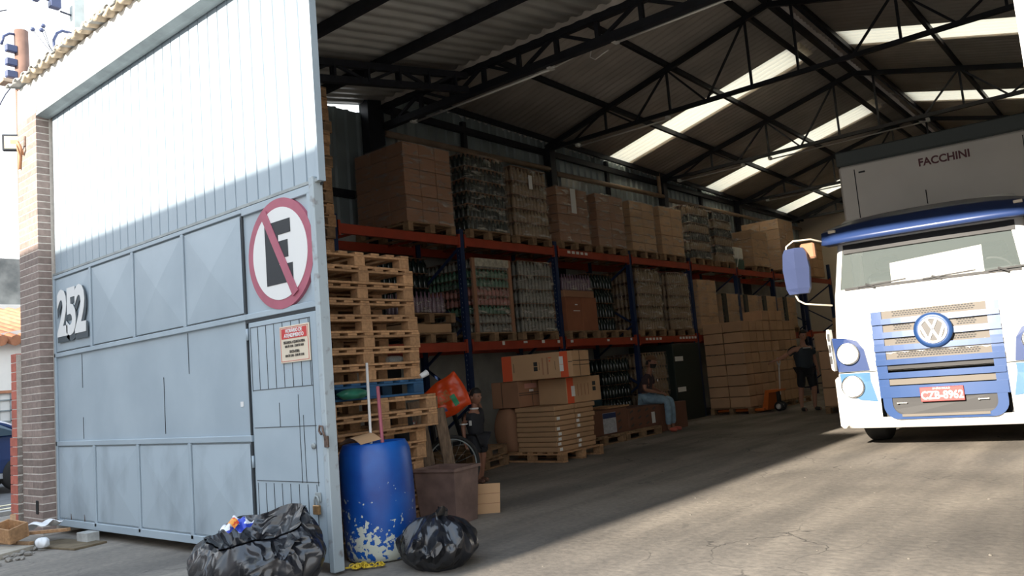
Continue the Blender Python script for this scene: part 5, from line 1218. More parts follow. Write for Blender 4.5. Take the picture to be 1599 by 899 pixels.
# cargo box
MB().cbox(-1.30, 2.2, 0.95, 1.30, 9.4, 3.98, 0.03).build('cargo_box', M_box, T)
for s in (-1, 1): MB().box(min(s * 1.07, s * 1.082), 2.188, 0.97, max(s * 1.07, s * 1.082), 2.2, 3.9).build('box_seam', M_tdark, T)
MB().cbox(-1.32, 2.17, 3.98, 1.32, 9.42, 4.2, 0.02).build('box_top_rail', M_boxd, T)
MB().box(-1.04, 2.19, 3.02, 1.04, 2.2, 3.03).build('box_seam', M_gtrim, T)
MB().box(-0.17, 2.18, 3.2, -0.158, 2.2, 3.4).build('box_mark', M_tdark, T)
MB().cbox(-1.02, 2.185, 3.83, -0.93, 2.2, 3.855, 0.003).build('box_vent', M_tdark, T)
text('maker_name', 'FACCHINI', 0.155, mat('maker_maroon', (0.12, 0.035, 0.045), 0.6), T, facing((0.115, 2.19, 3.80), '-y'), 0.002, 0.004, 0.93)
# ---------------------------------------------------------------- the street corner beyond the pillar
M_pole = mat('rust_brown_pole', (0.22, 0.13, 0.1), 0.8, 0, 0.3, 6)
M_conc = mat('concrete_pole', (0.5, 0.56, 0.56), 0.8, 0, 0.2, 6)
M_insul = mat('insulator', (0.05, 0.07, 0.16), 0.3)
M_wire = mat('wire_black', (0.03, 0.035, 0.06), 0.6)
t = thing('utility_pole', 'brown round utility pole with three stacked insulators at the street corner', 'pole', (-11.5, 3.98, 0))
MB().tube([(0.1, 0, 0), (0.0, -0.06, 6.45)], [0.12, 0.085], 14).build('pole', M_pole, t)
for k, z in enumerate((6.16, 5.97, 5.8)):
    MB().cbox(-0.02 + 0.0, -0.26, z - 0.05, 0.06, -0.12, z + 0.05, 0.012).build('insulator', M_insul, t)
MB().cbox(-0.1, -0.32, 5.66, 0.1, 0.16, 5.71, 0.006).build('cross_clamp', mat('clamp_tan', (0.5, 0.38, 0.28), 0.6), t)
MB().tube([(0, -0.1, 6.38), (0, -0.2, 6.38), (0, -0.27, 6.32), (0, -0.3, 6.2)], 0.018, 8).build('conduit_elbow', M_insul, t)
for k, (a, b_, c_) in enumerate((((0, -0.14, 5.68), (0.2, -0.45, 5.4), (1.0, -0.9, 3.9)), ((0, -0.12, 5.7), (-0.3, -0.6, 5.6), (-1.5, -2.4, 5.5)), ((0, -0.1, 5.7), (-1, 0.6, 5.55), (-3, 2.0, 5.6)))):
    pts = [Vector(a) * (1 - s) ** 2 + Vector(b_) * 2 * s * (1 - s) + Vector(c_) * s * s for s in [k2 / 8 for k2 in range(9)]]
    MB().tube(pts, 0.008, 5).build('service_wire', M_wire, t)
t = thing('concrete_pole', 'square grey concrete pole rising behind the front roof edge', 'pole', (-10.5, 4.24, 0))
MB().cbox(-0.08, -0.07, 0, 0.08, 0.07, 7.6, 0.01).build('pole', M_conc, t)
MB().cbox(-0.05, -0.33, 6.42, 0.05, -0.2, 6.56, 0.01).build('insulator', M_insul, t); MB().tube([(0, -0.2, 6.4), (0, 0.0, 6.38)], 0.012, 6).build('insulator_pin', M_wire, t)
MB().cbox(-0.04, -0.52, 6.45, 0.04, -0.45, 6.53, 0.01).build('insulator', M_insul, t); MB().tube([(0, -0.26, 6.5), (0, -0.6, 6.52), (0, -2.6, 6.9)], 0.008, 5).build('service_wire', M_wire, t)
t = thing('conduit_hook', 'dark bent conduit hooking up beside the roof edge near two hanging insulators', 'conduit', (-10.3, 3.88, 5.78))
MB().box(-0.14, 0.0, -0.3, 0.01, 0.32, -0.26).build('clamp', M_wire, t)
MB().tube([(0, 0, -0.72), (0, 0, 0.0), (0, 0.0, 0.12), (0, 0.04, 0.22), (0, 0.1, 0.27), (0, 0.2, 0.27), (0, 0.25, 0.23)], 0.018, 8).build('conduit', M_insul, t)
for dy, dz in ((-0.24, 0.19), (-0.14, 0.21), (-0.12, 0.27)):
    MB().lathe([(0.02, -0.02), (0.03, 0), (0.02, 0.02)], 10, M=Matrix.Translation((0, dy, dz))).build('insulator', M_insul, t); MB().tube([(0, dy, dz), (0, dy * .4, 0.02), (0, 0, -0.06)], 0.004, 4).build('wire', M_wire, t)
for k, (p, q) in enumerate((((-11.5, 3.6, 6.9), (-30, -14, 9.2)), ((-11.5, 3.75, 6.7), (-30, -10, 7.2)))):
    MB().tube([Vector(p).lerp(Vector(q), s / 10) - Vector((0, 0, 0.5 * math.sin(PI * s / 10))) for s in range(11)], 0.008, 5).build('overhead_wire', M_wire, label=('upper thin overhead wire crossing the white sky', 'lower thin overhead wire crossing the white sky')[k], cat='wire', group='overhead wires')
t = thing('floodlight', 'square black floodlight facing the street on the brown pole', 'floodlight', (-11.2, 3.74, 4.78), R(-62), rot=(R(4), 0, R(-10) + R(68)))
MB().cbox(-0.16, -0.02, -0.11, 0.16, 0.04, 0.11, 0.012).build('housing', mat('lamp_black', (0.02, 0.025, 0.035), 0.5), t)
MB().box(-0.13, -0.024, -0.08, 0.13, -0.019, 0.08).build('reflector', mat('reflector', (0.62, 0.55, 0.4), 0.3), t)
MB().box(-0.06, -0.027, -0.015, 0.06, -0.024, 0.03).build('led_plate', mat('led', (0.65, 0.5, 0.2), 0.4), t)
t = thing('wall_bracket', 'rusty hook bracket with a looped wire on top of the brick pillar', 'bracket', (-9.75, 3.34, 4.2))
MB().tube([(0, -0.02, 0.0), (0.05, -0.06, 0.06), (0.03, -0.08, 0.12), (-0.03, -0.06, 0.1), (-0.08, -0.02, 0.0), (-0.1, -0.02, -0.15)], 0.018, 8).build('loop', mat('rust_orange', (0.45, 0.25, 0.15), 0.8), t); MB().cbox(0.03, -0.02, 0.08, 0.06, 0.01, 0.2, 0.004).build('pin', M_rust, t)
# car parked in the cross street
M_car = mat('car_blue', (0.012, 0.035, 0.13), 0.2, 0.3, coat=0.6)
M_carg = mat('car_glass', (0.03, 0.06, 0.09), 0.05, 0, spec=0.8)
t = thing('parked_car', 'dark blue parked car partly hidden by the red brick pier', 'car', (-16.4, 3.9, 0), 0)
prof = [(-2.2, 0.35), (-2.25, 0.6), (-2.1, 0.82), (-1.2, 0.93), (-0.55, 1.33), (0.0, 1.42), (0.55, 1.38), (1.1, 1.2), (1.55, 0.98), (1.85, 0.95), (1.95, 0.6), (1.9, 0.35)]
sec = lambda w: [(w, y, z) for y, z in prof]
b = MB(); n_ = len(prof); xs = ((-0.88, 0.9), (-0.78, 1.0), (0.78, 1.0), (0.88, 0.9)); v = []
for x, s in xs: v += [(x * (1.0 if z < 0.95 else (1.0 - 0.16 * (z - .95) / .45)), y * (1.0 if s == 1.0 else 0.985), z if s == 1.0 or z < 0.5 else z - 0.03) for y, z in prof]
f = [(i * n_ + j, i * n_ + (j + 1) % n_, (i + 1) * n_ + (j + 1) % n_, (i + 1) * n_ + j) for i in range(3) for j in range(n_)] + [tuple(range(n_)), tuple(3 * n_ + k for k in reversed(range(n_)))]
b.add(v, f); b.build('body', M_car, t, fixn=True)
wv = [(-1.05, 0.95), (-0.52, 1.27), (0.0, 1.345), (0.5, 1.3), (1.0, 1.15), (1.32, 0.97)]
for s in (-1, 1):
    MB().add([(s * (0.885 if z < 1 else 0.80 + 0.03), y, z) for y, z in wv], [tuple(range(6))]).build('side_glass', M_carg, t)
    MB().bar((s * 0.88, 0.1, 0.95), (s * 0.80, 0.12, 1.34), 0.05).build('door_pillar', M_car, t)
    MB().cbox(min(s * .88, s * .91), 0.75, 0.80, max(s * .88, s * .91), 0.95, 0.83, 0.006).build('door_handle', M_chrome, t)
    MB().cbox(min(s * .86, s * .885), -1.5, 0.25, max(s * .86, s * .885), 1.4, 0.34, 0.01).build('sill_trim', mat('sill_trim', (0.35, 0.36, 0.38), 0.5), t)
    for y in (-1.35, 1.3):
        w = MB().lathe([(0.2, -0.1), (0.3, -0.1), (0.31, 0), (0.3, 0.1), (0.2, 0.1)], 24, M=Matrix.Translation((s * 0.8, y, 0.31)) @ Matrix.Rotation(R(90), 4, 'Y')).build('tyre', M_rubber, t)
# far side of the cross street
M_hw = mat('house_white', (0.78, 0.76, 0.72), 0.85, 0, 0.1, 2)
M_tiler = mat('clay_tile', (0.5, 0.22, 0.12), 0.85, 0, 0.3, 6, rnd=0.1)
M_greyw = mat('weathered_render', (0.27, 0.28, 0.27), 0.9, 0, 0, 2.2, 0.2, col2=(0.13, 0.14, 0.14), detail=8)
t = thing('house', 'low white house with an orange tiled roof across the side street', 'house', (-20.5, 6.6, 0))
MB().box(-4, -9, 0, 0, 2.6, 2.95).prism([(-9, 2.95), (2.6, 2.95), (2.6, 3.7), (-1.2, 2.98)], -4, -0.0, 'x').build('wall', M_hw, t, fixn=True)
for k in range(22):
    y = -3.6 + k * 0.28
    MB().tube([(-3.6, y + 0.02, 4.1 + 0.0), (0.25, y + 0.9, 3.0 + 0.13 * max(0, y) * 0.3)], 0.13, 8).build('tile_row', M_tiler, t)
t = thing('grey_wall', 'tall weathered grey wall rising behind the tiled roof', 'wall', (-26, 6, 0)); MB().box(-0.3, -10, 0, 0, 4, 5.9).build('wall', M_greyw, t); MB().box(-0.35, -10, 4.35, 0.35, 4, 4.5).build('ledge', M_hw, t)
t = thing('yard_wall', 'white yard wall of square openwork blocks behind the blue car', 'wall', (-19.0, 6.0, 0))
MB().box(-0.15, -12, 0, 0, 4, 0.7).build('plinth', M_hw, t); MB().box(-0.16, -12, 1.78, 0.02, 4, 1.84).build('coping', M_tiler, t)
lat = MB()
for k in range(16): MB().box(-0.02, -1.6 + k * 0.22, 0.7, 0.0, -1.575 + k * 0.22, 1.78).build('lattice_post', M_gtrim, t)
for k in range(5): MB().box(-0.02, -1.6, 0.75 + k * 0.22, 0.0, 2.0, 0.772 + k * 0.22).build('lattice_rail', M_gtrim, t)
MB().box(-0.14, -12, 0.7, -0.03, 4, 1.78).build('panel', M_hw, t)
# ---------------------------------------------------------------- people
M_skin1 = mat('skin_brown', (0.26, 0.12, 0.075), 0.55); M_skin2 = mat('skin_tan', (0.42, 0.22, 0.15), 0.55)
M_hair = mat('hair_black', (0.012, 0.01, 0.009), 0.7); M_jean = mat('jeans', (0.22, 0.33, 0.42), 0.85, 0, 0.3, 14, 0.2)
M_shirtd = mat('shirt_plum', (0.045, 0.028, 0.034), 0.85, 0, 0.2, 8); M_shirtb = mat('shirt_black', (0.012, 0.013, 0.018), 0.8); M_cap = mat('cap_brown', (0.13, 0.065, 0.03), 0.8)
M_shoe = mat('shoe_red', (0.42, 0.09, 0.06), 0.7); M_shoeb = mat('shoe_dark', (0.02, 0.02, 0.022), 0.6); M_shirtg = mat('shirt_slate', (0.03, 0.042, 0.055), 0.85)
def skinned(name, verts, edges, m, parent, sub=2, M=None):
    me = bpy.data.meshes.new(name); me.from_pydata([tuple((M @ Vector(v[0])) if M else v[0]) for v in verts], edges, [])
    o = bpy.data.objects.new(name, me); C.objects.link(o)
    sk = o.modifiers.new('skin', 'SKIN'); sk.use_smooth_shade = True; sk.branch_smoothing = 0.6
    for i, v in enumerate(verts):
        r = v[1]; r = r if isinstance(r, tuple) else (r, r)
        me.skin_vertices[0].data[i].radius = r; me.skin_vertices[0].data[i].use_root = (i == 0)
    ss = o.modifiers.new('sub', 'SUBSURF'); ss.levels = sub; ss.render_levels = sub
    bpy.context.view_layer.update()
    dg = bpy.context.evaluated_depsgraph_get(); ev = bpy.data.meshes.new_from_object(o.evaluated_get(dg))
    bpy.data.objects.remove(o); ev.materials.clear(); ev.materials.append(m)
    return put(name, ev, parent)
class Fig:
    # a body as one connected skeleton; named joints, so clothes can follow the same limbs
    def __init__(s): s.p = {}; s.e = []; s.order = []
    def j(s, n, pos, r, to=None):
        s.p[n] = (Vector(pos), r); s.order.append(n)
        if to: s.e.append((to, n))
        return s
    def hand(s, wrist, d, palm, k=1.0, curl=0.3, side=1):
        w = s.p[wrist][0]; d = Vector(d).normalized(); n = Vector(palm).normalized(); x = d.cross(n).normalized() * side
        s.j(wrist + 'palm', w + d * 0.05 * k, (0.036 * k, 0.018 * k), wrist)
        for i, (off, L) in enumerate(((-0.028, 0.062), (-0.01, 0.072), (0.01, 0.068), (0.027, 0.052))):
            b = w + d * 0.085 * k + x * off * k; q = b + (d * (1 - curl) + n * curl).normalized() * L * 0.55 * k
            q2 = q + (d * (1 - 1.8 * curl) + n * 1.8 * curl).normalized() * L * 0.5 * k
            s.j('%sf%da' % (wrist, i), b, 0.0092 * k, wrist + 'palm'); s.j('%sf%db' % (wrist, i), q, 0.0085 * k, '%sf%da' % (wrist, i)); s.j('%sf%dc' % (wrist, i), q2, 0.007 * k, '%sf%db' % (wrist, i))
        t = w + d * 0.03 * k - x * 0.035 * k
        s.j(wrist + 't0', t, 0.011 * k, wrist); s.j(wrist + 't1', t + (d * 0.6 - x * 0.7 + n * 0.5).normalized() * 0.045 * k, 0.009 * k, wrist + 't0')
    def build(s, name, m, parent, M=None, sub=2):
        ix = {n: i for i, n in enumerate(s.order)}
        return skinned(name, [(s.p[n][0], s.p[n][1]) for n in s.order], [(ix[a], ix[b]) for a, b in s.e], m, parent, sub, M)
    def cloth(s, name, joints, edges, m, parent, grow=1.15, add=0.006, M=None, ov={}):
        ix = {n: i for i, n in enumerate(joints)}; vs = []
        for n in joints:
            pos, r = (ov[n] if n in ov else s.p[n]); r = r if isinstance(r, tuple) else (r, r); g = 1.0 if n in ov else grow
            vs.append((Vector(pos), (r[0] * g + add, r[1] * g + add)))
        return skinned(name, vs, [(ix[a], ix[b]) for a, b in edges], m, parent, 2, M)
def head(par, c, face, k, skin, hair, beard=None, M=None, hairy=True):
    # face direction horizontal; skull, jaw, nose, ears, eyes, mouth
    f = Vector(face).normalized(); up_ = Vector((0, 0, 1)); sd = f.cross(up_).normalized(); up_ = sd.cross(f).normalized(); c = Vector(c)
    Mt = Matrix(((f.x, sd.x, up_.x, c.x), (f.y, sd.y, up_.y, c.y), (f.z, sd.z, up_.z, c.z), (0, 0, 0, 1)))
    def pt(u, v):
        a, b_ = 2 * PI * u, PI * (v - 0.5); x = math.cos(a) * math.cos(b_); y = math.sin(a) * math.cos(b_); z = math.sin(b_)
        X = 0.098 * x; Y = 0.076 * y; Z = 0.118 * z
        if z < 0: Y *= 1 - 0.3 * (-z) ** 1.2; X = X * (1 - 0.12 * -z) + 0.018 * (-z) * (1 if x > 0 else 0.2)
        if x > 0.75 and abs(y) < 0.5:
            X += 0.026 * math.exp(-((y / 0.12) ** 2) - (((z + 0.12) / 0.13) ** 2))   # nose
            X += 0.008 * math.exp(-((y / 0.25) ** 2) - (((z + 0.48) / 0.08) ** 2))   # lips
            X -= 0.009 * math.exp(-(((abs(y) - 0.36) / 0.14) ** 2) - (((z - 0.03) / 0.1) ** 2))   # eye sockets
            X += 0.006 * math.exp(-((z - 0.2) / 0.08) ** 2)
        return Mt @ Vector((X * k, Y * k, Z * k))
    h = MB().grid(36, 24, pt, 0, True).build('head', skin, par)
    for s_ in (-1, 1):
        MB().lathe([(0.002, -0.028), (0.014, -0.02), (0.018, 0.005), (0.013, 0.026), (0.001, 0.03)], 10, M=Mt @ Matrix.Translation((-0.005 * k, s_ * 0.076 * k, -0.012 * k)) @ Matrix.Diagonal((k, 0.5 * k, k, 1))).build('ear', skin, h)
        MB().lathe([(0.0, -0.009), (0.008, -0.005), (0.011, 0), (0.008, 0.005), (0, 0.009)], 8, M=Mt @ Matrix.Translation((0.086 * k, s_ * 0.029 * k, 0.004)) @ Matrix.Diagonal((k * .7, k, k, 1))).build('eye', M_hair, h)
    if hairy:
        def hp(u, v):
            a, b_ = 2 * PI * u, PI * 0.5 * v; x = math.cos(a) * math.cos(b_); y = math.sin(a) * math.cos(b_); z = math.sin(b_)
            lo = 0.045 if x > 0.3 else (-0.05 if x < -0.2 else 0.0)
            return Mt @ Vector(((0.104 * x - 0.006) * k, 0.083 * y * k, (lo * (1 - v) + 0.124 * z) * k))
        MB().grid(28, 10, hp, 0, True).build('hair', hair, h)
    if beard:
        def bp(u, v):
            a = PI * (u - 0.5) * 0.95; z = -0.03 - 0.078 * v
            w = 1 - 0.28 * v
            return Mt @ Vector(((0.101 * math.cos(a) * w + 0.004) * k, 0.08 * math.sin(a) * w * k, z * k))
        solid(MB().grid(16, 6, bp, 0, True).build('beard', beard, h), 0.006)
    return h, Mt
# ---- the seated man: cap, dark shirt, jeans, red shoes, facing +x and a little further in
t = thing('person', 'person in brown cap, dark shirt and light jeans sitting on a brown box', 'person', (-7.93, 13.22, 0), R(12))
F_ = Fig()
F_.j('pelvis', (0, 0, 0.69), (0.14, 0.11)).j('waist', (0.04, 0, 0.78), (0.135, 0.10), 'pelvis').j('chest', (0.10, 0, 0.95), (0.155, 0.11), 'waist').j('neckbase', (0.13, 0, 1.08), (0.07, 0.06), 'chest').j('neck', (0.155, 0, 1.15), 0.05, 'neckbase').j('skull', (0.18, 0, 1.22), 0.06, 'neck')
for s_, n in ((1, 'l'), (-1, 'r')):
    F_.j('hip' + n, (0.06, 0.085 * s_, 0.635), 0.08, 'pelvis').j('mid' + n, (0.26, 0.11 * s_, 0.605), 0.075, 'hip' + n).j('knee' + n, (0.47, (0.13 if s_ > 0 else 0.10) * s_, 0.575), 0.058, 'mid' + n).j('calf' + n, (0.48, 0.13 * s_, 0.38), 0.052, 'knee' + n).j('ankle' + n, (0.46, 0.13 * s_, 0.10), 0.036, 'calf' + n).j('heel' + n, (0.47, 0.13 * s_, 0.045), 0.034, 'ankle' + n).j('toe' + n, (0.63, 0.15 * s_, 0.035), (0.034, 0.026), 'heel' + n)
    F_.j('shoulder' + n, (0.11, 0.175 * s_, 1.03), 0.058, 'chest').j('elbow' + n, (0.10, 0.235 * s_, 0.80), 0.042, 'shoulder' + n).j('wrist' + n, (0.32, 0.09 * s_, 0.725), 0.026, 'elbow' + n)
    F_.hand('wrist' + n, (0.7, -0.5 * s_, -0.25), (0, -0.2 * s_, -1), 1.0, 0.35, s_)
F_.build('body', M_skin1, t)
F_.cloth('shirt', ['chest', 'waist', 'pelvis', 'neckbase', 'shoulderl', 'shoulderr', 'al', 'ar'], [('chest', 'waist'), ('waist', 'pelvis'), ('chest', 'neckbase'), ('chest', 'shoulderl'), ('chest', 'shoulderr'), ('shoulderl', 'al'), ('shoulderr', 'ar')], M_shirtd, t, 1.08, 0.01, ov={'al': ((0.10, 0.235, 0.88), (0.062, 0.062)), 'ar': ((0.10, -0.235, 0.88), (0.062, 0.062)), 'pelvis': ((0.0, 0, 0.70), (0.185, 0.15)), 'waist': ((0.04, 0, 0.83), (0.185, 0.15)), 'chest': ((0.09, 0, 0.97), (0.185, 0.14))})
F_.cloth('trousers', ['pelvis', 'hipl', 'midl', 'kneel', 'calfl', 'cl', 'hipr', 'midr', 'kneer', 'calfr', 'cr'], [('pelvis', 'hipl'), ('hipl', 'midl'), ('midl', 'kneel'), ('kneel', 'calfl'), ('calfl', 'cl'), ('pelvis', 'hipr'), ('hipr', 'midr'), ('midr', 'kneer'), ('kneer', 'calfr'), ('calfr', 'cr')], M_jean, t, 1.08, 0.010, ov={'cl': ((0.465, 0.13, 0.12), 0.05), 'cr': ((0.465, -0.13, 0.12), 0.05), 'pelvis': ((0.01, 0, 0.69), (0.145, 0.115))})
for n, s_ in (('l', 1), ('r', -1)): F_.cloth('shoe', ['heel' + n, 'toe' + n], [('heel' + n, 'toe' + n)], M_shoe, t, 1.1, 0.008)
hd, Mt = head(t, (0.205, 0, 1.30), (1, -0.1, -0.12), 1.0, M_skin1, M_hair, M_hair)
cp = MB().grid(24, 8, lambda u, v: Mt @ Vector(((0.112 * math.cos(2 * PI * u) * math.cos(PI / 2 * v) - 0.004), 0.09 * math.sin(2 * PI * u) * math.cos(PI / 2 * v), 0.045 + 0.095 * math.sin(PI / 2 * v))), 0, True).build('cap', M_cap, hd)
solid(MB().grid(10, 4, lambda u, v: Mt @ Vector((0.09 + 0.085 * v * math.sin(PI * (0.1 + 0.8 * u)), 0.085 * (2 * u - 1) * (1 - 0.15 * v), 0.048 - 0.012 * v + 0.012 * math.sin(PI * u))), 0, True).build('cap_brim', M_cap, cp), 0.006)
MB().cbox(0.265, 0.07, 0.93, 0.275, 0.10, 0.97, 0.002).build('chest_badge', M_label, t)
# ---- the worker at the pallet jack
t = thing('person', 'person in dark shirt and long dark shorts pulling the orange pallet jack', 'person', (-6.3, 17.2, 0), R(-35))
F_ = Fig()
F_.j('pelvis', (0, 0, 0.90), (0.15, 0.115)).j('waist', (0.01, 0, 1.04), (0.16, 0.13), 'pelvis').j('chest', (0.02, 0, 1.26), (0.165, 0.12), 'waist').j('neckbase', (0.03, 0, 1.41), (0.07, 0.06), 'chest').j('neck', (0.04, 0, 1.47), 0.052, 'neckbase').j('skull', (0.05, 0, 1.53), 0.06, 'neck')
for s_, n in ((1, 'l'), (-1, 'r')):
    F_.j('hip' + n, (0.0, 0.095 * s_, 0.85), 0.09, 'pelvis').j('knee' + n, (0.03 + 0.07 * s_, 0.115 * s_, 0.48), 0.062, 'hip' + n).j('calf' + n, (0.0 + 0.06 * s_, 0.12 * s_, 0.34), 0.056, 'knee' + n).j('ankle' + n, (-0.02 + 0.06 * s_, 0.12 * s_, 0.09), 0.036, 'calf' + n).j('heel' + n, (-0.02 + 0.06 * s_, 0.12 * s_, 0.045), 0.036, 'ankle' + n).j('toe' + n, (0.15 + 0.06 * s_, 0.14 * s_, 0.035), (0.036, 0.027), 'heel' + n)
F_.j('shoulderr', (0.02, -0.19, 1.34), 0.06, 'chest').j('elbowr', (-0.16, -0.36, 1.18), 0.044, 'shoulderr').j('wristr', (-0.33, -0.52, 1.10), 0.028, 'elbowr'); F_.hand('wristr', (-0.8, -0.5, -0.15), (0, 0, -1), 1.0, 0.45, -1)
F_.j('shoulderl', (0.02, 0.19, 1.34), 0.06, 'chest').j('elbowl', (0.02, 0.26, 1.07), 0.044, 'shoulderl').j('wristl', (0.1, 0.24, 0.86), 0.028, 'elbowl'); F_.hand('wristl', (0.2, 0, -1), (0, -1, 0), 1.0, 0.25, 1)
F_.build('body', M_skin2, t)
F_.cloth('shirt', ['chest', 'waist', 'pelvis', 'neckbase', 'shoulderl', 'shoulderr', 'al', 'ar'], [('chest', 'waist'), ('waist', 'pelvis'), ('chest', 'neckbase'), ('chest', 'shoulderl'), ('chest', 'shoulderr'), ('shoulderl', 'al'), ('shoulderr', 'ar')], M_shirtg, t, 1.22, 0.02, ov={'al': ((0.02, 0.235, 1.17), 0.062), 'ar': ((-0.09, -0.29, 1.25), 0.062), 'pelvis': ((0, 0, 0.84), (0.2, 0.17)), 'waist': ((0.01, 0, 1.04), (0.21, 0.18)), 'chest': ((0.02, 0, 1.25), (0.2, 0.15))})
F_.cloth('shorts', ['pelvis', 'hipl', 'kl', 'hipr', 'kr'], [('pelvis', 'hipl'), ('hipl', 'kl'), ('pelvis', 'hipr'), ('hipr', 'kr')], M_shirtb, t, 1.0, 0.008, ov={'kl': ((0.09, 0.115, 0.47), 0.086), 'kr': ((-0.03, -0.115, 0.47), 0.086)})
for n in 'lr': F_.cloth('shoe', ['heel' + n, 'toe' + n], [('heel' + n, 'toe' + n)], M_shoeb, t, 1.15, 0.010)
head(t, (0.075, 0, 1.61), (1, -0.1, -0.1), 1.0, M_skin2, M_hair)
text('shirt_print', 'AT WORK', 0.05, M_label, t, Matrix.Translation((0.165, 0.0, 1.32)) @ Matrix(((0, 0, 1), (1, 0, 0), (0, 1, 0))).to_4x4(), 0.001, 0.002) if False else MB().box(0.155, -0.09, 1.325, 0.163, 0.09, 1.345).build('shirt_print', M_label, t)
# ---- pallet jack
t = thing('pallet_jack', 'orange hand pallet jack with its forks under the carton wall', 'pallet jack', (-7.28, 17.5, 0))
M_jo = mat('jack_orange', (0.55, 0.13, 0.02), 0.45)
for y in (-0.37, 0.21): MB().cbox(-1.1, y, 0.04, 0.0, y + 0.16, 0.095, 0.01).build('fork', M_jo, t)
MB().prism([(-0.1, 0.05), (0.04, 0.05), (0.1, 0.42), (0.3, 0.44), (0.3, 0.48), (0.02, 0.48), (-0.05, 0.2)], -0.24, 0.24, 'y').build('mast_plate', M_jo, t)
MB().tube([(0.22, 0, 0.16), (0.22, 0, 0.45)], 0.05, 12).build('pump', M_tdark, t)
for y in (-0.09, 0.09):
    w = MB().lathe([(0.06, -0.03), (0.10, -0.03), (0.105, 0), (0.10, 0.03), (0.06, 0.03)], 20, M=Matrix.Translation((0.24, y, 0.105)) @ Matrix.Rotation(R(90), 4, 'X')).build('wheel', M_tdark, t)
    for q in (90, -90): MB().lathe([(0.062, -0.032), (0.03, -0.036), (0.0, -0.036)], 16, M=Matrix.Translation((0.24, y, 0.105)) @ Matrix.Rotation(R(q), 4, 'X')).build('wheel_disc', M_label, w)
MB().tube([(0.26, 0, 0.36), (0.31, 0, 1.05)], 0.018, 8).build('handle_shaft', mat('shaft_grey', (0.55, 0.55, 0.55), 0.4), t)
MB().tube([(0.31, 0, 0.98), (0.31, -0.07, 1.04), (0.31, -0.09, 1.12), (0.31, -0.05, 1.16), (0.31, 0.05, 1.16), (0.31, 0.09, 1.12), (0.31, 0.07, 1.04), (0.31, 0, 0.98)], 0.013, 8, cap=False).build('handle_loop', mat('shaft_grey', (0.55, 0.55, 0.55), 0.4), t)
# ---- the boy with the orange bag
t = thing('person', 'child in black football shirt and black shorts behind the orange bag', 'person', (-6.76, 7.27, 0), R(-8))
K = 0.78
F_ = Fig()
F_.j('pelvis', (-0.02, 0, 0.56), (0.105, 0.085)).j('waist', (-0.02, 0, 0.66), (0.10, 0.08), 'pelvis').j('chest', (-0.03, 0, 0.79), (0.11, 0.085), 'waist').j('neckbase', (-0.02, 0, 0.885), (0.05, 0.045), 'chest').j('neck', (-0.01, 0, 0.93), 0.036, 'neckbase').j('skull', (0.0, 0, 0.98), 0.05, 'neck')
for s_, n in ((1, 'l'), (-1, 'r')):
    F_.j('hip' + n, (-0.01, 0.06 * s_, 0.53), 0.062, 'pelvis').j('knee' + n, (0.03 - 0.03 * s_, 0.07 * s_, 0.31), 0.044, 'hip' + n).j('calf' + n, (0.02 - 0.05 * s_, 0.07 * s_, 0.21), 0.04, 'knee' + n).j('ankle' + n, (0.0 - 0.06 * s_, 0.07 * s_, 0.06), 0.026, 'calf' + n).j('heel' + n, (-0.01 - 0.06 * s_, 0.07 * s_, 0.036), 0.026, 'ankle' + n).j('toe' + n, (0.11 - 0.06 * s_, 0.08 * s_, 0.03), (0.028, 0.02), 'heel' + n)
F_.j('shoulderr', (-0.04, -0.125, 0.835), 0.04, 'chest').j('elbowr', (-0.08, -0.15, 0.67), 0.03, 'shoulderr').j('wristr', (-0.03, -0.17, 0.52), 0.021, 'elbowr'); F_.hand('wristr', (0.15, 0, -1), (1, 0.3, 0), 0.75, 0.3, -1)
F_.j('shoulderl', (-0.04, 0.125, 0.835), 0.04, 'chest').j('elbowl', (-0.10, 0.14, 0.95), 0.03, 'shoulderl').j('wristl', (-0.15, 0.06, 1.06), 0.021, 'elbowl'); F_.hand('wristl', (-0.5, -0.3, 0.6), (0, 0, -1), 0.75, 0.4, 1)
F_.build('body', M_skin1, t)
F_.cloth('shirt', ['chest', 'waist', 'pelvis', 'neckbase', 'shoulderl', 'shoulderr', 'al', 'ar'], [('chest', 'waist'), ('waist', 'pelvis'), ('chest', 'neckbase'), ('chest', 'shoulderl'), ('chest', 'shoulderr'), ('shoulderl', 'al'), ('shoulderr', 'ar')], M_shirtb, t, 1.12, 0.010, ov={'al': ((-0.08, 0.135, 0.9), 0.042), 'ar': ((-0.065, -0.143, 0.735), 0.044), 'pelvis': ((-0.02, 0, 0.54), (0.12, 0.10))})
F_.cloth('shorts', ['pelvis', 'hipl', 'kl', 'hipr', 'kr'], [('pelvis', 'hipl'), ('hipl', 'kl'), ('pelvis', 'hipr'), ('hipr', 'kr')], M_shirtb, t, 1.1, 0.010, ov={'kl': ((0.0, 0.072, 0.34), 0.068), 'kr': ((0.05, -0.072, 0.34), 0.068)})
for n in 'lr': F_.cloth('sandal', ['heel' + n, 'toe' + n], [('heel' + n, 'toe' + n)], mat('sandal_brown', (0.12, 0.06, 0.04), 0.8), t, 1.0, 0.005)
MB().lathe([(0.055, 0), (0.06, 0.012), (0.052, 0.02)], 18, M=Matrix.Translation((-0.022, 0, 0.888)), capb=False, capt=False).build('white_collar', M_label, t)
MB().lathe([(0.052, -0.008), (0.055, 0.0), (0.052, 0.008)], 14, M=Matrix.Translation((-0.066, -0.143, 0.722)), capb=False, capt=False).build('white_cuff', M_label, t)
MB().cbox(0.03, -0.15, 0.43, 0.06, -0.138, 0.47, 0.003).build('shorts_badge', M_label, t); MB().cbox(0.0, -0.118, 0.70, 0.045, -0.108, 0.76, 0.003).build('shirt_badge', M_label, t)
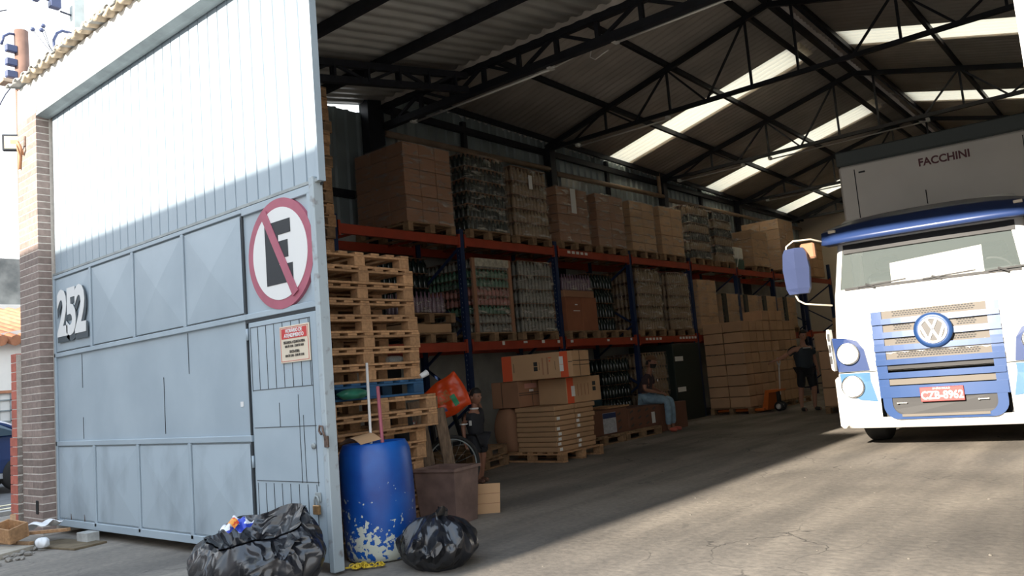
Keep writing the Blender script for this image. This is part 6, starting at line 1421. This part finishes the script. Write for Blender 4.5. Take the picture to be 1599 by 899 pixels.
head(t, (0.012, 0, 1.045), (1, 0.25, -0.05), 0.86, M_skin1, M_hair)
# orange bag, seen face on: a flat puffy plastic bag held up by the boy
bt = thing('orange_bag', 'bright orange plastic bag of rolls with a green patch held over the leaning timbers', 'bag', (-6.92, 6.99, 1.07), 0)
vx = Vector((0.79, 0.61, 0)); vz = Vector((0, 0, 1)); vn = Vector((0.61, -0.79, 0))
corners = [(-0.36, -0.02), (0.03, 0.33), (0.19, 0.02), (0.25, -0.06), (0.02, -0.31), (-0.08, -0.25)]
def bagpt(u, v, s):
    a0 = Vector((-0.37, 0.03)); a1 = Vector((0.08, 0.31)); b0 = Vector((-0.12, -0.30)); b1 = Vector((0.27, -0.11))
    p = (a0 * (1 - u) + a1 * u) * (1 - v) + (b0 * (1 - u) + b1 * u) * v
    th = 0.075 * (math.sin(PI * u) * math.sin(PI * v)) ** 0.45 + 0.012 * math.sin(17 * u + 6 * v) * math.sin(PI * u) * math.sin(PI * v) + 0.01 * math.sin(23 * v - 9 * u) * math.sin(PI * u) * math.sin(PI * v)
    p = p + Vector((0.05 * math.sin(PI * v) * (u - 0.4), 0.02 * math.sin(3 * PI * u) * (v - .5)))
    return vx * p.x + vz * p.y + vn * th * s
b = MB(); b.grid(28, 22, lambda u, v: bagpt(u, v, 1), 0, True); b.grid(28, 22, lambda u, v: bagpt(u, v, -1), 0, True); b.build('bag_film', M_orange, bt)
def patch(u0, u1, v0, v1, m, nm): MB().grid(8, 6, lambda u, v: bagpt(u0 + (u1 - u0) * u, v0 + (v1 - v0) * v, 1) + vn * 0.006, 0, True).build(nm, m, bt)
patch(0.6, 0.72, 0.5, 0.82, mat('patch_green', (0.03, 0.3, 0.14), 0.5), 'green_patch')
patch(0.3, 0.62, 0.3, 0.6, mat('patch_food', (0.5, 0.2, 0.08), 0.5, 0, 0, 30, 0, col2=(0.75, 0.08, 0.02), p0=0.45, p1=0.55), 'printed_picture')
patch(0.3, 0.38, 0.72, 0.82, mat('patch_blue', (0.1, 0.1, 0.25), 0.5), 'printed_mark')
